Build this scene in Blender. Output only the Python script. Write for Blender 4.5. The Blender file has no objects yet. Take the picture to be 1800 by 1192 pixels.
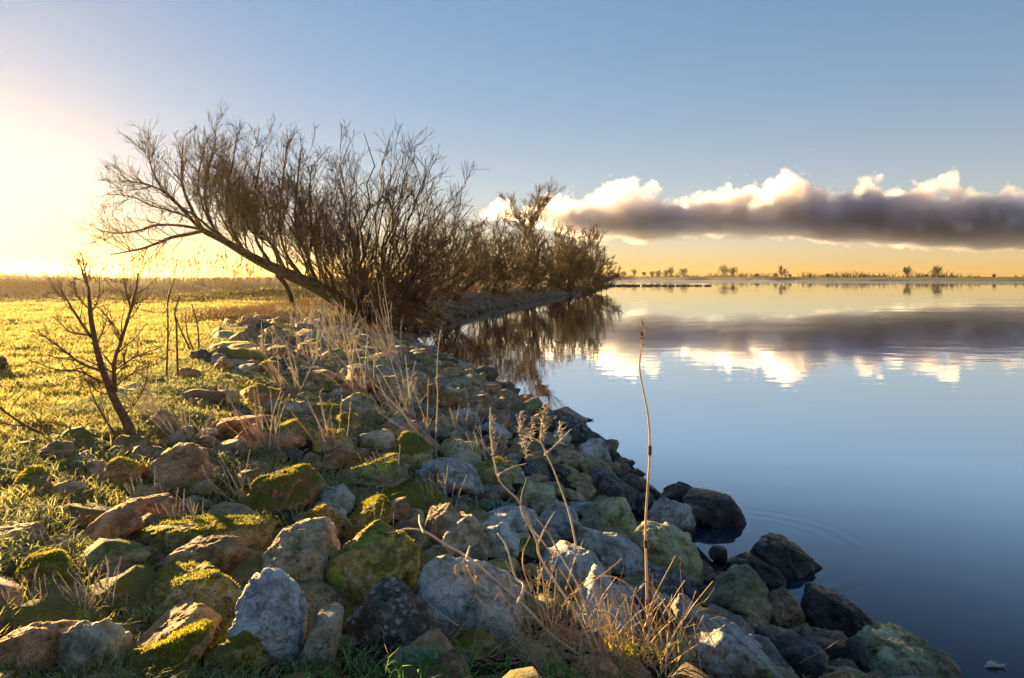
import bpy, math, random
import numpy as np
from mathutils import Vector, Matrix, noise as mnoise

R = math.radians
scene = bpy.context.scene
COL = scene.collection
rng = np.random.default_rng(7)
random.seed(7)

# ------------------------------------------------------------------ camera, world, sun, exposure
CAM_H, FPX, HORIZON = 2.0, 1285.0, 487.0
cam_data = bpy.data.cameras.new('camera')
cam_data.sensor_width = 36.0
cam_data.lens = 36.0 * FPX / 1800.0
cam_data.shift_y = -(596.0 - HORIZON) / 1800.0
cam_data.clip_start = 0.05
cam_data.clip_end = 60000.0
cam = bpy.data.objects.new('camera', cam_data)
COL.objects.link(cam)
cam.location = (0, 0, CAM_H)
cam.rotation_euler = (R(90), 0, 0)
scene.camera = cam

SUN_AZ, SUN_EL = -40.5, 7.0            # degrees, azimuth from the view axis
sun_vec = Vector((math.sin(R(SUN_AZ)) * math.cos(R(SUN_EL)), math.cos(R(SUN_AZ)) * math.cos(R(SUN_EL)), math.sin(R(SUN_EL))))
world = bpy.data.worlds.new('World')
scene.world = world
world.use_nodes = True
wn, wl = world.node_tree.nodes, world.node_tree.links
wn.clear()
w_out = wn.new('ShaderNodeOutputWorld')
w_bg = wn.new('ShaderNodeBackground')
w_sky = wn.new('ShaderNodeTexSky')
w_sky.sky_type = 'NISHITA'
w_sky.sun_disc = False
w_sky.sun_elevation = R(SUN_EL)
w_sky.sun_rotation = R(SUN_AZ)
w_sky.altitude = 0.0
w_sky.air_density = 1.0
w_sky.dust_density = 0.02
w_sky.ozone_density = 2.0
w_bg.inputs['Strength'].default_value = 0.053
w_gam = wn.new('ShaderNodeGamma')          # compresses the range of the whole sky evenly, like the photograph's bracketed exposure
w_gam.inputs['Gamma'].default_value = 0.48
w_hsv = wn.new('ShaderNodeHueSaturation')
w_hsv.inputs['Saturation'].default_value = 1.8
w_tint = wn.new('ShaderNodeMix'); w_tint.data_type = 'RGBA'; w_tint.blend_type = 'MULTIPLY'
w_tint.inputs[0].default_value = 1.0
w_tint.inputs[7].default_value = (1.17, 0.935, 1.0, 1)
wl.new(w_sky.outputs['Color'], w_gam.inputs['Color'])
wl.new(w_gam.outputs['Color'], w_hsv.inputs['Color'])
wl.new(w_hsv.outputs['Color'], w_tint.inputs[6])
wl.new(w_tint.outputs[2], w_bg.inputs['Color'])
wl.new(w_bg.outputs['Background'], w_out.inputs['Surface'])

sun_data = bpy.data.lights.new('sun', 'SUN')
sun_data.energy = 5.0
sun_data.angle = R(0.6)
sun_data.color = (1.0, 0.69, 0.29)
sun = bpy.data.objects.new('sun', sun_data)
COL.objects.link(sun)
sun.rotation_euler = sun_vec.to_track_quat('Z', 'Y').to_euler()

scene.view_settings.view_transform = 'Standard'
scene.view_settings.look = 'None'
scene.view_settings.gamma = 1.0
scene.view_settings.exposure = 2.7
scene.render.engine = 'CYCLES'
scene.cycles.max_bounces = 8
scene.cycles.diffuse_bounces = 3
scene.cycles.glossy_bounces = 3
scene.cycles.transmission_bounces = 4
scene.cycles.transparent_max_bounces = 12
scene.cycles.volume_bounces = 4
scene.cycles.volume_step_rate = 1.5
scene.cycles.use_denoising = True
scene.cycles.caustics_reflective = False
scene.cycles.caustics_refractive = False
scene.cycles.sample_clamp_indirect = 4.0

# ------------------------------------------------------------------ helpers
def P(px, py, d):
    """the point that lies d metres ahead, seen at pixel (px, py) of the 1800 x 1192 picture"""
    return np.array(((px - 900.0) / FPX * d, d, CAM_H + (HORIZON - py) / FPX * d))

def mesh_np(name, V, F, smooth=True):
    V = np.asarray(V, dtype=np.float32).reshape(-1, 3)
    F = np.asarray(F, dtype=np.int32)
    m, k = F.shape
    me = bpy.data.meshes.new(name)
    me.vertices.add(len(V)); me.vertices.foreach_set('co', V.ravel())
    me.loops.add(m * k); me.loops.foreach_set('vertex_index', F.ravel())
    me.polygons.add(m); me.polygons.foreach_set('loop_start', np.arange(0, m * k, k, dtype=np.int32))
    me.polygons.foreach_set('use_smooth', np.full(m, smooth, dtype=bool))
    me.update(calc_edges=True)
    return me

def link(name, me, mat=None, parent=None, kind=None, label=None, cat=None, group=None):
    o = bpy.data.objects.new(name, me)
    COL.objects.link(o)
    if mat is not None and me is not None and len(me.materials) == 0:
        me.materials.append(mat)
    if parent is not None:
        o.parent = parent
    tag(o, label, cat, group, kind)
    return o

def tag(o, label=None, cat=None, group=None, kind=None):
    if label: o['label'] = label
    if cat: o['category'] = cat
    if group: o['group'] = group
    if kind: o['kind'] = kind

def empty(name, label=None, cat=None, group=None, loc=(0, 0, 0)):
    o = bpy.data.objects.new(name, None)
    COL.objects.link(o)
    o.location = loc
    o.empty_display_size = 0.1
    tag(o, label, cat, group)
    return o

# value noise, vectorised
def _hash(ix, iy, iz, seed):
    h = (ix * 374761393 + iy * 668265263 + iz * 2147483647 + seed * 1274126177) & 0xFFFFFFFF
    h = ((h ^ (h >> 13)) * 1274126177) & 0xFFFFFFFF
    h = ((h ^ (h >> 16)) * 2246822519) & 0xFFFFFFFF
    return ((h ^ (h >> 15)) & 0xFFFFFF) / float(0xFFFFFF)

def vnoise(p, seed=0):
    p = np.asarray(p, dtype=np.float64)
    i = np.floor(p).astype(np.int64); f = p - i
    f = f * f * (3 - 2 * f)
    r = 0
    for dx in (0, 1):
        for dy in (0, 1):
            for dz in (0, 1):
                w = (f[..., 0] if dx else 1 - f[..., 0]) * (f[..., 1] if dy else 1 - f[..., 1]) * (f[..., 2] if dz else 1 - f[..., 2])
                r = r + w * _hash(i[..., 0] + dx, i[..., 1] + dy, i[..., 2] + dz, seed)
    return r

def fbm(p, octaves=4, seed=0, gain=0.5):
    p = np.asarray(p, dtype=np.float64)
    s, a, t = 0, 1.0, 0
    for k in range(octaves):
        s = s + a * vnoise(p * (2.03 ** k) + 17.3 * k, seed + k); t += a; a *= gain
    return s / t

def sstep(a, b, x):
    t = np.clip((np.asarray(x, dtype=float) - a) / (b - a), 0, 1)
    return t * t * (3 - 2 * t)

# ------------------------------------------------------------------ terrain
SHORE = np.array([(30, -400), (9, -40), (4.6, -6), (3.3, 0), (2.65, 2), (2.2, 3.2), (1.78, 4.25), (1.38, 5.15), (1.40, 6.4), (1.2, 8.4), (0.75, 10), (0.15, 12.1),
                  (-1.3, 16.8), (-2.6, 21), (-3.4, 25), (-3.5, 29), (-2.7, 36), (-0.4, 50), (5.6, 78), (13, 115), (19.5, 148), (20.5, 154), (17, 160),
                  (0, 166), (-40, 180), (-110, 205), (-260, 240), (-700, 300), (-6000, 600)], dtype=float)

def shore_dist(x, y):
    """signed distance to the water's edge, positive on land"""
    p = np.stack([np.asarray(x, float), np.asarray(y, float)], -1)
    best = np.full(p.shape[:-1], 1e18); sgn = np.ones(p.shape[:-1])
    for a, b in zip(SHORE[:-1], SHORE[1:]):
        ab = b - a
        t = np.clip(((p - a) @ ab) / (ab @ ab), 0, 1)
        q = a + t[..., None] * ab
        dd = ((p - q) ** 2).sum(-1)
        cr = ab[0] * (p[..., 1] - a[1]) - ab[1] * (p[..., 0] - a[0])
        upd = dd < best - 1e-9
        best = np.where(upd, dd, best); sgn = np.where(upd, np.sign(cr), sgn)
    return np.sqrt(best) * np.where(sgn == 0, 1, sgn)

def height(x, y, u=None):
    x = np.asarray(x, float); y = np.asarray(y, float)
    if u is None: u = shore_dist(x, y)
    width = 4.4 - 1.9 * sstep(24, 40, y)
    t = np.clip(u / width, 0, 1)
    z = 0.93 * (1 - (1 - t) ** 1.45)
    q = np.stack([x, y, 0 * x], -1)
    n1 = fbm(q * 0.16, 3, 3) - 0.5
    n2 = fbm(q * 0.9, 3, 5) - 0.5
    land = sstep(3.5, 7, u)
    z = z + land * (0.10 * n2 + 0.35 * n1 * sstep(8, 25, y))
    # shallow hollow behind the lawn, then the low dyke at the left
    z = z - 0.30 * sstep(21, 25, y + 0.35 * (x + 12)) * land * (1 - sstep(36, 44, y))
    dy = y - (47 + 0.12 * (x + 30))
    ridge = np.where(dy < 0, np.exp(-(dy / 6.5) ** 2), np.exp(-(dy / 14.0) ** 2))
    z = z + land * ridge * (0.95 + 0.25 * sstep(-26, -36, x) + 0.3 * n1) * sstep(-3, -13, x)
    under = np.maximum(-3.2, 0.42 * u - 0.02 * u * u)
    return np.where(u > 0, z, np.where(u > -10, np.maximum(-3.2, 0.36 * u), -3.2))

def h1(x, y):
    return float(height(np.array([x]), np.array([y]))[0])

def hit(px, py, lift=0.0, dmax=400):
    """where the line of sight through a pixel meets the ground (or the water)"""
    d = np.exp(np.linspace(math.log(1.2), math.log(dmax), 1400))
    x = (px - 900) / FPX * d; z = CAM_H + (HORIZON - py) / FPX * d
    g = np.maximum(height(x, d), 0.0) + lift
    k = np.argmax(z < g)
    return float(d[k]) if (z < g).any() else float(dmax)

# ------------------------------------------------------------------ materials
class NT:
    def __init__(self, name, disp=False):
        self.mat = bpy.data.materials.new(name)
        self.mat.use_nodes = True
        self.n, self.l = self.mat.node_tree.nodes, self.mat.node_tree.links
        self.n.clear()
        self.out = self.n.new('ShaderNodeOutputMaterial')
    def add(self, t, **kw):
        nd = self.n.new(t)
        for k, v in kw.items():
            if k.startswith('_'): setattr(nd, k[1:], v)
            else:
                nd.inputs[k.replace('__', ' ')].default_value = v
        return nd
    def link(self, a, b): self.l.new(a, b)
    def noise(self, vec, scale, detail=4, rough=0.55, dist=0.0):
        nd = self.add('ShaderNodeTexNoise', Scale=scale, Detail=detail, Roughness=rough, Distortion=dist)
        if vec is not None: self.link(vec, nd.inputs['Vector'])
        return nd.outputs['Fac']
    def math(self, op, a, b=None, clamp=False):
        nd = self.n.new('ShaderNodeMath'); nd.operation = op; nd.use_clamp = clamp
        for i, v in enumerate((a, b)):
            if v is None: continue
            if isinstance(v, (int, float)): nd.inputs[i].default_value = v
            else: self.link(v, nd.inputs[i])
        return nd.outputs[0]
    def ramp(self, fac, a, b, ca=0.0, cb=1.0):
        nd = self.n.new('ShaderNodeMapRange'); nd.interpolation_type = 'SMOOTHSTEP'
        for i, v in enumerate((fac, a, b, ca, cb)):
            if isinstance(v, (int, float)): nd.inputs[i].default_value = v
            else: self.link(v, nd.inputs[i])
        return nd.outputs[0]
    def mix(self, fac, a, b, mode='MIX'):
        nd = self.n.new('ShaderNodeMix'); nd.data_type = 'RGBA'; nd.blend_type = mode
        for s, v in ((nd.inputs[0], fac), (nd.inputs[6], a), (nd.inputs[7], b)):
            if isinstance(v, (int, float)): s.default_value = v
            elif isinstance(v, tuple): s.default_value = (*v, 1) if len(v) == 3 else v
            else: self.link(v, s)
        return nd.outputs[2]
    def objattr(self, name):
        nd = self.n.new('ShaderNodeAttribute'); nd.attribute_type = 'OBJECT'; nd.attribute_name = name
        return nd.outputs['Fac']

def stone_material():
    m = NT('weathered_stone')
    geo = m.add('ShaderNodeNewGeometry'); info = m.add('ShaderNodeObjectInfo')
    pos = geo.outputs['Position']
    sep = m.add('ShaderNodeSeparateXYZ'); m.link(pos, sep.inputs[0])
    sn = m.add('ShaderNodeSeparateXYZ'); m.link(geo.outputs['Normal'], sn.inputs[0])
    n0 = m.noise(pos, 2.2, 4, 0.6)
    n1 = m.noise(pos, 7.0, 8, 0.65, 0.6)
    n2 = m.noise(pos, 22.0, 8, 0.7)
    n3 = m.noise(pos, 85.0, 6, 0.7)
    tn = m.add('ShaderNodeAttribute'); tn.attribute_name = 'stone_tint'
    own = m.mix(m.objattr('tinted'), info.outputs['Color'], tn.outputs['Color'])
    tone = m.math('ADD', m.math('MULTIPLY', n1, 0.55), m.math('MULTIPLY', n2, 0.45))
    base = m.mix(1.0, own, m.mix(m.ramp(tone, 0.34, 0.66), (0.36, 0.35, 0.35), (2.3, 2.25, 2.2)), 'MULTIPLY')
    base = m.mix(m.ramp(n0, 0.46, 0.64, 0, 0.5), base, (0.27, 0.185, 0.10))
    ridge = m.math('ABSOLUTE', m.math('SUBTRACT', m.noise(pos, 5.5, 5, 0.6, 0.8), 0.5))
    crack = m.ramp(ridge, 0.0, 0.016, 1.0, 0.0)
    base = m.mix(m.math('MULTIPLY', crack, m.ramp(n0, 0.40, 0.65, 0.0, 0.5)), base, (0.03, 0.027, 0.025))
    base = m.mix(m.ramp(n3, 0.57, 0.66, 0, 0.5), base, (0.06, 0.055, 0.05))
    base = m.mix(m.ramp(n3, 0.40, 0.30, 0, 0.5), base, (0.52, 0.51, 0.49))
    # pale crusty lichen
    lich = m.math('MULTIPLY', m.ramp(m.math('ADD', m.math('MULTIPLY', n2, 0.65), m.math('MULTIPLY', n1, 0.45)), 0.55, 0.66), m.objattr('lichen'))
    base = m.mix(m.math('MINIMUM', lich, 0.85), base, (0.50, 0.52, 0.52))
    v1 = m.add('ShaderNodeTexVoronoi', Scale=26.0); m.link(pos, v1.inputs['Vector'])
    spot = m.math('MULTIPLY', m.ramp(v1.outputs['Distance'], 0.30, 0.22), m.ramp(m.math('ADD', n1, m.math('MULTIPLY', m.objattr('lichen'), 0.16)), 0.56, 0.62))
    base = m.mix(m.math('MULTIPLY', spot, 0.8), base, (0.58, 0.58, 0.54))
    v2 = m.add('ShaderNodeTexVoronoi', Scale=60.0); m.link(pos, v2.inputs['Vector'])
    pit = m.math('MULTIPLY', m.ramp(v2.outputs['Distance'], 0.28, 0.18), m.ramp(n2, 0.48, 0.56))
    base = m.mix(m.math('MULTIPLY', pit, 0.75), base, (0.04, 0.036, 0.032))
    # cushions of moss on what faces up
    up = m.math('ADD', sn.outputs['Z'], m.math('MULTIPLY', m.math('SUBTRACT', tone, 0.5), 4.2))
    mossf = m.math('MULTIPLY', m.ramp(m.math('ADD', up, m.math('MULTIPLY', m.math('SUBTRACT', m.objattr('moss'), 0.9), 1.5)), 0.50, 0.85), m.ramp(m.objattr('moss'), 0.0, 0.15))
    mcol = m.mix(n2, (0.10, 0.11, 0.015), (0.42, 0.36, 0.04))
    base = m.mix(mossf, base, mcol)
    # bright green algae
    aln = m.math('ADD', m.math('ADD', m.math('MULTIPLY', n0, 0.5), m.math('MULTIPLY', n2, 0.5)), m.math('MULTIPLY', m.objattr('algae'), 0.10))
    al = m.math('MULTIPLY', m.ramp(aln, 0.58, 0.66), m.ramp(m.objattr('algae'), 0.0, 0.1))
    base = m.mix(al, base, (0.42, 0.68, 0.05))
    # wet, dark skin near the water line
    wetz = m.ramp(m.math('ADD', sep.outputs['Z'], m.math('MULTIPLY', n1, 0.12)), 0.12, 0.27, 1.0, 0.0)
    wet = m.math('MAXIMUM', wetz, m.objattr('wet'))
    base = m.mix(m.math('MULTIPLY', wet, 0.86), base, (0.012, 0.011, 0.012))
    bs = m.add('ShaderNodeBsdfPrincipled')
    m.link(base, bs.inputs['Base Color'])
    m.link(m.ramp(wet, 0, 1, 0.85, 0.34), bs.inputs['Roughness'])
    bs.inputs['Specular IOR Level'].default_value = 0.45
    hgt = m.math('ADD', m.math('MULTIPLY', m.math('SUBTRACT', n1, m.math('MULTIPLY', crack, 0.25)), 0.7), m.math('ADD', m.math('MULTIPLY', n2, 0.55), m.math('MULTIPLY', n3, 0.30)))
    hgt = m.math('ADD', hgt, m.math('MULTIPLY', mossf, m.math('MULTIPLY', n3, 0.5)))
    b = m.add('ShaderNodeBump', Strength=1.0, Distance=0.06)
    m.link(hgt, b.inputs['Height']); m.link(b.outputs['Normal'], bs.inputs['Normal'])
    m.link(bs.outputs[0], m.out.inputs['Surface'])
    return m.mat

def ground_material():
    m = NT('bank_soil_and_turf')
    geo = m.add('ShaderNodeNewGeometry'); pos = geo.outputs['Position']
    att = m.add('ShaderNodeAttribute'); att.attribute_name = 'turf'
    n1 = m.noise(pos, 1.3, 6, 0.6); n2 = m.noise(pos, 9, 8, 0.7); n3 = m.noise(pos, 60, 4, 0.7)
    soil = m.mix(n2, (0.010, 0.008, 0.006), (0.045, 0.034, 0.02))  # dark soil, darkened further in its colour to stand for shade between stones
    turf = m.mix(n2, (0.11, 0.11, 0.025), (0.33, 0.28, 0.09))
    turf = m.mix(m.ramp(n1, 0.45, 0.7, 0, 0.5), turf, (0.17, 0.14, 0.07))
    sp = m.add('ShaderNodeSeparateXYZ'); m.link(pos, sp.inputs[0])
    sere = m.mix(n2, (0.10, 0.065, 0.03), (0.26, 0.18, 0.09))          # withered reed ground beyond the meadow
    turf = m.mix(m.ramp(m.math('ADD', sp.outputs['Y'], m.math('MULTIPLY', n1, 8.0)), 36, 42), turf, sere)
    c = m.mix(att.outputs['Fac'], soil, turf)
    bs = m.add('ShaderNodeBsdfPrincipled', Roughness=0.95)
    bs.inputs['Specular IOR Level'].default_value = 0.1
    m.link(c, bs.inputs['Base Color'])
    b = m.add('ShaderNodeBump', Strength=0.8, Distance=0.06)
    m.link(m.math('ADD', n2, m.math('MULTIPLY', n3, 0.5)), b.inputs['Height']); m.link(b.outputs['Normal'], bs.inputs['Normal'])
    m.link(bs.outputs[0], m.out.inputs['Surface'])
    return m.mat

def leafy_material(name, ca, cb, trans=0.5, scale=3.0, frost=0.0, rough=0.8):
    """thin leaves and blades: part of the light goes through"""
    m = NT(name)
    geo = m.add('ShaderNodeNewGeometry'); pos = geo.outputs['Position']
    n1 = m.noise(pos, scale, 4, 0.6); n2 = m.noise(pos, scale * 14, 3, 0.6)
    c = m.mix(m.ramp(m.math('ADD', m.math('MULTIPLY', n1, 0.5), m.math('MULTIPLY', n2, 0.5)), 0.35, 0.65), ca, cb)
    if frost:
        c = m.mix(m.ramp(n2, 0.5, 0.75, 0, frost), c, (0.62, 0.64, 0.62))
    d = m.add('ShaderNodeBsdfPrincipled', Roughness=rough); m.link(c, d.inputs['Base Color'])
    d.inputs['Specular IOR Level'].default_value = 0.25
    t = m.add('ShaderNodeBsdfTranslucent'); m.link(c, t.inputs['Color'])
    mx = m.add('ShaderNodeMixShader'); mx.inputs[0].default_value = trans
    m.link(d.outputs[0], mx.inputs[1]); m.link(t.outputs[0], mx.inputs[2])
    m.link(mx.outputs[0], m.out.inputs['Surface'])
    return m.mat

def bark_material(name, ca, cb, scale=12.0, bump=0.02):
    m = NT(name)
    geo = m.add('ShaderNodeNewGeometry'); pos = geo.outputs['Position']
    n1 = m.noise(pos, scale, 6, 0.65); n2 = m.noise(pos, scale * 5, 5, 0.6)
    c = m.mix(m.ramp(n1, 0.3, 0.7), ca, cb)
    bs = m.add('ShaderNodeBsdfPrincipled', Roughness=0.85); bs.inputs['Specular IOR Level'].default_value = 0.3
    m.link(c, bs.inputs['Base Color'])
    b = m.add('ShaderNodeBump', Strength=0.8, Distance=bump)
    m.link(m.math('ADD', n1, m.math('MULTIPLY', n2, 0.5)), b.inputs['Height']); m.link(b.outputs['Normal'], bs.inputs['Normal'])
    m.link(bs.outputs[0], m.out.inputs['Surface'])
    return m.mat

def water_material():
    m = NT('calm_lake_water')
    geo = m.add('ShaderNodeNewGeometry'); pos = geo.outputs['Position']
    sep = m.add('ShaderNodeSeparateXYZ'); m.link(pos, sep.inputs[0])
    mp = m.add('ShaderNodeMapping'); mp.inputs['Scale'].default_value = (0.55, 1.0, 1.0); m.link(pos, mp.inputs['Vector'])
    v = mp.outputs['Vector']
    fine = m.noise(v, 1.6, 3, 0.5); broad = m.noise(v, 0.22, 3, 0.5)
    far = m.ramp(sep.outputs['Y'], 215, 270)          # a breeze ruffles the far water
    ruffle = m.noise(pos, 0.9, 4, 0.6)
    rough_patch = m.ramp(m.noise(v, 0.05, 3, 0.55), 0.45, 0.62, 0.12, 1.0)
    hgt = m.math('ADD', m.math('MULTIPLY', m.math('MULTIPLY', fine, 0.006), rough_patch), m.math('MULTIPLY', broad, 0.010))
    hgt = m.math('ADD', hgt, m.math('MULTIPLY', m.math('MULTIPLY', ruffle, far), 0.22))
    # rings spreading from the boulders at the water's edge
    dv = m.add('ShaderNodeVectorMath'); dv.operation = 'DISTANCE'; m.link(pos, dv.inputs[0]); dv.inputs[1].default_value = (1.80, 5.45, 0)
    rr = dv.outputs['Value']
    ring = m.math('MULTIPLY', m.math('SINE', m.math('MULTIPLY', m.math('ADD', rr, m.math('MULTIPLY', fine, 0.10)), 40.0)), m.math('MULTIPLY', m.ramp(rr, 0.45, 0.75), m.ramp(rr, 0.78, 1.05, 1.0, 0.0)))
    hgt = m.math('ADD', hgt, m.math('MULTIPLY', ring, 0.00022))
    b = m.add('ShaderNodeBump', Strength=1.0, Distance=1.0); m.link(hgt, b.inputs['Height'])
    nrm = b.outputs['Normal']
    gl = m.add('ShaderNodeBsdfGlossy', Roughness=0.015); gl.inputs['Color'].default_value = (0.90, 0.96, 1, 1); m.link(nrm, gl.inputs['Normal'])
    tr = m.add('ShaderNodeBsdfTransparent'); tr.inputs['Color'].default_value = (0.16, 0.24, 0.32, 1)
    df = m.add('ShaderNodeBsdfDiffuse'); df.inputs['Color'].default_value = (0.005, 0.026, 0.070, 1)
    body = m.add('ShaderNodeMixShader'); body.inputs[0].default_value = 0.6
    m.link(tr.outputs[0], body.inputs[1]); m.link(df.outputs[0], body.inputs[2])
    fr = m.add('ShaderNodeFresnel', IOR=1.33); m.link(nrm, fr.inputs['Normal'])
    refl = m.ramp(fr.outputs[0], 0.05, 0.29, 0.03, 0.96)
    mx = m.add('ShaderNodeMixShader')
    m.link(refl, mx.inputs[0]); m.link(body.outputs[0], mx.inputs[1]); m.link(gl.outputs[0], mx.inputs[2])
    m.link(mx.outputs[0], m.out.inputs['Surface'])
    return m.mat

M_STONE = stone_material()
M_GROUND = ground_material()
M_WATER = water_material()
M_GRASS = leafy_material('frosted_short_grass', (0.17, 0.16, 0.03), (0.55, 0.45, 0.13), 0.62, 1.2, 0.5)
M_TUFT = leafy_material('frosted_tuft_grass', (0.15, 0.18, 0.04), (0.44, 0.41, 0.17), 0.5, 4.0, 0.7)
M_MOSS = leafy_material('yellow_green_moss', (0.18, 0.19, 0.02), (0.52, 0.42, 0.04), 0.5, 14.0, 0.0)
M_STRAW = leafy_material('dry_straw', (0.48, 0.34, 0.18), (0.68, 0.54, 0.36), 0.3, 8.0, 0.5)
M_PALE = leafy_material('bleached_stalk', (0.48, 0.40, 0.31), (0.70, 0.64, 0.55), 0.25, 8.0, 0.5)
M_GREEN = leafy_material('fresh_green_leaf', (0.05, 0.16, 0.03), (0.16, 0.34, 0.06), 0.35, 10.0, 0.15)
M_TEAL = leafy_material('frosted_teal_leaf', (0.08, 0.22, 0.15), (0.25, 0.42, 0.34), 0.3, 10.0, 0.4)
M_REED = leafy_material('dry_reed', (0.15, 0.09, 0.045), (0.28, 0.175, 0.09), 0.18, 0.5, 0.0)
M_LITTER = leafy_material('dead_leaves', (0.10, 0.055, 0.025), (0.36, 0.22, 0.11), 0.25, 20.0, 0.3)
M_BARK = bark_material('willow_bark', (0.022, 0.015, 0.010), (0.10, 0.068, 0.04), 9, 0.05)
M_TWIG = bark_material('willow_twigs', (0.045, 0.028, 0.016), (0.12, 0.075, 0.04), 6, 0.004)
M_TWIG2 = bark_material('shrub_twigs', (0.08, 0.048, 0.028), (0.20, 0.12, 0.06), 3, 0.004)
M_FARTREE = bark_material('far_tree_bark', (0.04, 0.03, 0.025), (0.07, 0.055, 0.045), 1, 0.01)
M_SAP = bark_material('sapling_bark', (0.09, 0.045, 0.025), (0.22, 0.12, 0.06), 30, 0.006)
M_LOG = bark_material('weathered_log', (0.14, 0.06, 0.035), (0.30, 0.15, 0.09), 14, 0.01)
M_DARK = bark_material('dark_root_plate', (0.012, 0.010, 0.008), (0.05, 0.04, 0.03), 4, 0.08)

# ------------------------------------------------------------------ ground sheet, water, far shore
def build_ground():
    rr = np.concatenate([[0.0], np.exp(np.linspace(math.log(0.4), math.log(9000), 330))])
    a1 = np.linspace(R(-48), R(48), 330)
    a2 = np.linspace(R(48), R(312), 90)[1:-1]
    ang = np.concatenate([a1, a2])
    A, RR = np.meshgrid(ang, rr[1:])
    X = np.sin(A) * RR; Y = np.cos(A) * RR
    u = shore_dist(X, Y); Z = height(X, Y, u)
    q = np.stack([X, Y, 0 * X], -1)
    near = 1 - sstep(25, 45, RR)
    Z = Z + near * (fbm(q * 5.0, 3, 9) - 0.5) * 0.07 * sstep(-0.5, 0.5, u)
    na, nr = len(ang), len(rr) - 1
    V = np.concatenate([[[0, 0, h1(0, 0)]], np.stack([X, Y, Z], -1).reshape(-1, 3)])
    idx = 1 + np.arange(nr * na).reshape(nr, na)
    nxt = np.roll(idx, -1, axis=1)
    quads = np.stack([idx[:-1], idx[1:], nxt[1:], nxt[:-1]], -1).reshape(-1, 4)
    quads = quads[:, ::-1]
    me = mesh_np('ground', V, quads)
    turf = np.concatenate([[0.3], (sstep(2.6, 4.6, u + 1.6 * (fbm(q * 1.1, 3, 21) - 0.5)) * sstep(0.15, 0.4, u)).ravel()])
    at = me.attributes.new('turf', 'FLOAT', 'POINT'); at.data.foreach_set('value', turf.astype(np.float32))
    return link('ground', me, M_GROUND, kind='structure', label='lake bank and meadow ground sloping into the water')
build_ground()

S = 30000.0
water = link('water', mesh_np('water', [(-S, -S, 0), (S, -S, 0), (S, S, 0), (-S, S, 0)], [(0, 1, 2, 3)], False), M_WATER, kind='structure',
             label='calm blue lake water mirroring sky and clouds')

def build_far_shore():
    edge = [(-2000, 900), (-300, 700), (60, 620), (95, 600), (170, 470), (240, 345), (330, 250), (600, 120), (2200, -200)]
    E = np.array(edge, float); pts = []
    for a, b in zip(E[:-1], E[1:]):
        n = max(2, int(np.linalg.norm(b - a) / 12)); t = np.linspace(0, 1, n, endpoint=False)[:, None]
        pts.append(a + t * (b - a))
    E = np.vstack(pts); n = len(E)
    E += np.stack([np.zeros(n), 3.0 * (fbm(np.stack([np.arange(n) * .4, np.zeros(n), np.zeros(n)], -1), 3, 4) - .5)], -1)
    away = np.array([0.75, 0.66])
    V, prof = [], [(-2, -0.5), (0, 0.1), (1.5, 1.0), (6, 1.75), (30, 1.85), (300, 1.95), (9000, 2.0)]
    rough = fbm(np.stack([np.arange(n) * 0.35, np.zeros(n), np.zeros(n)], -1), 4, 8) - 0.5
    for off, z in prof:
        V.append(np.column_stack([E + away * off, np.full(n, z) + (0.5 * rough if 1 < off < 400 else 0)]))
    V = np.vstack(V); idx = np.arange(len(prof) * n).reshape(len(prof), n)
    F = np.stack([idx[:-1, :-1], idx[:-1, 1:], idx[1:, 1:], idx[1:, :-1]], -1).reshape(-1, 4)[:, ::-1]
    m = NT('far_shore_field')
    geo = m.add('ShaderNodeNewGeometry')
    nn = m.noise(geo.outputs['Position'], 0.05, 5, 0.6)
    bs = m.add('ShaderNodeBsdfPrincipled', Roughness=1.0); m.link(m.mix(nn, (0.025, 0.022, 0.014), (0.07, 0.06, 0.035)), bs.inputs['Base Color'])
    m.link(bs.outputs[0], m.out.inputs['Surface'])
    link('far_shore', mesh_np('far_shore', V, F), m.mat, kind='structure', label='low brown strip of land along the far shore')
build_far_shore()

# ------------------------------------------------------------------ tubes, branches and trees
class Tubes:
    """collects poly-lines with radii and turns them into one mesh"""
    def __init__(self, sides=4): self.g = {}; self.sides = sides
    def add(self, pts, rad):
        pts = np.asarray(pts, float); rad = np.asarray(rad, float)
        if pts.ndim == 2: pts, rad = pts[None], rad[None]
        if len(pts): self.g.setdefault(pts.shape[1], []).append((pts, rad))
        return self
    def mesh(self, name):
        Vs, Fs, off = [], [], 0
        s = self.sides
        for n, lst in self.g.items():
            p = np.concatenate([a for a, _ in lst]); r = np.concatenate([b for _, b in lst]); m = len(p)
            t = np.gradient(p, axis=1); t /= np.linalg.norm(t, axis=-1, keepdims=True) + 1e-9
            ref = np.where(np.abs(t[..., 2:3]) > 0.85, np.array([1.0, 0.2, 0]), np.array([0, 0.1, 1.0]))
            a = np.cross(t, ref); a /= np.linalg.norm(a, axis=-1, keepdims=True) + 1e-9
            b = np.cross(t, a)
            ang = np.arange(s) / s * 2 * np.pi
            ring = p[:, :, None] + r[:, :, None, None] * (np.cos(ang)[:, None] * a[:, :, None] + np.sin(ang)[:, None] * b[:, :, None])
            idx = off + np.arange(m * n * s).reshape(m, n, s)
            nx = np.roll(idx, -1, 2)
            Fs.append(np.stack([idx[:, :-1], nx[:, :-1], nx[:, 1:], idx[:, 1:]], -1).reshape(-1, 4))
            Vs.append(ring.reshape(-1, 3)); off += m * n * s
        return mesh_np(name, np.concatenate(Vs), np.concatenate(Fs))

def unit(v): return v / (np.linalg.norm(v, axis=-1, keepdims=True) + 1e-9)

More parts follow.
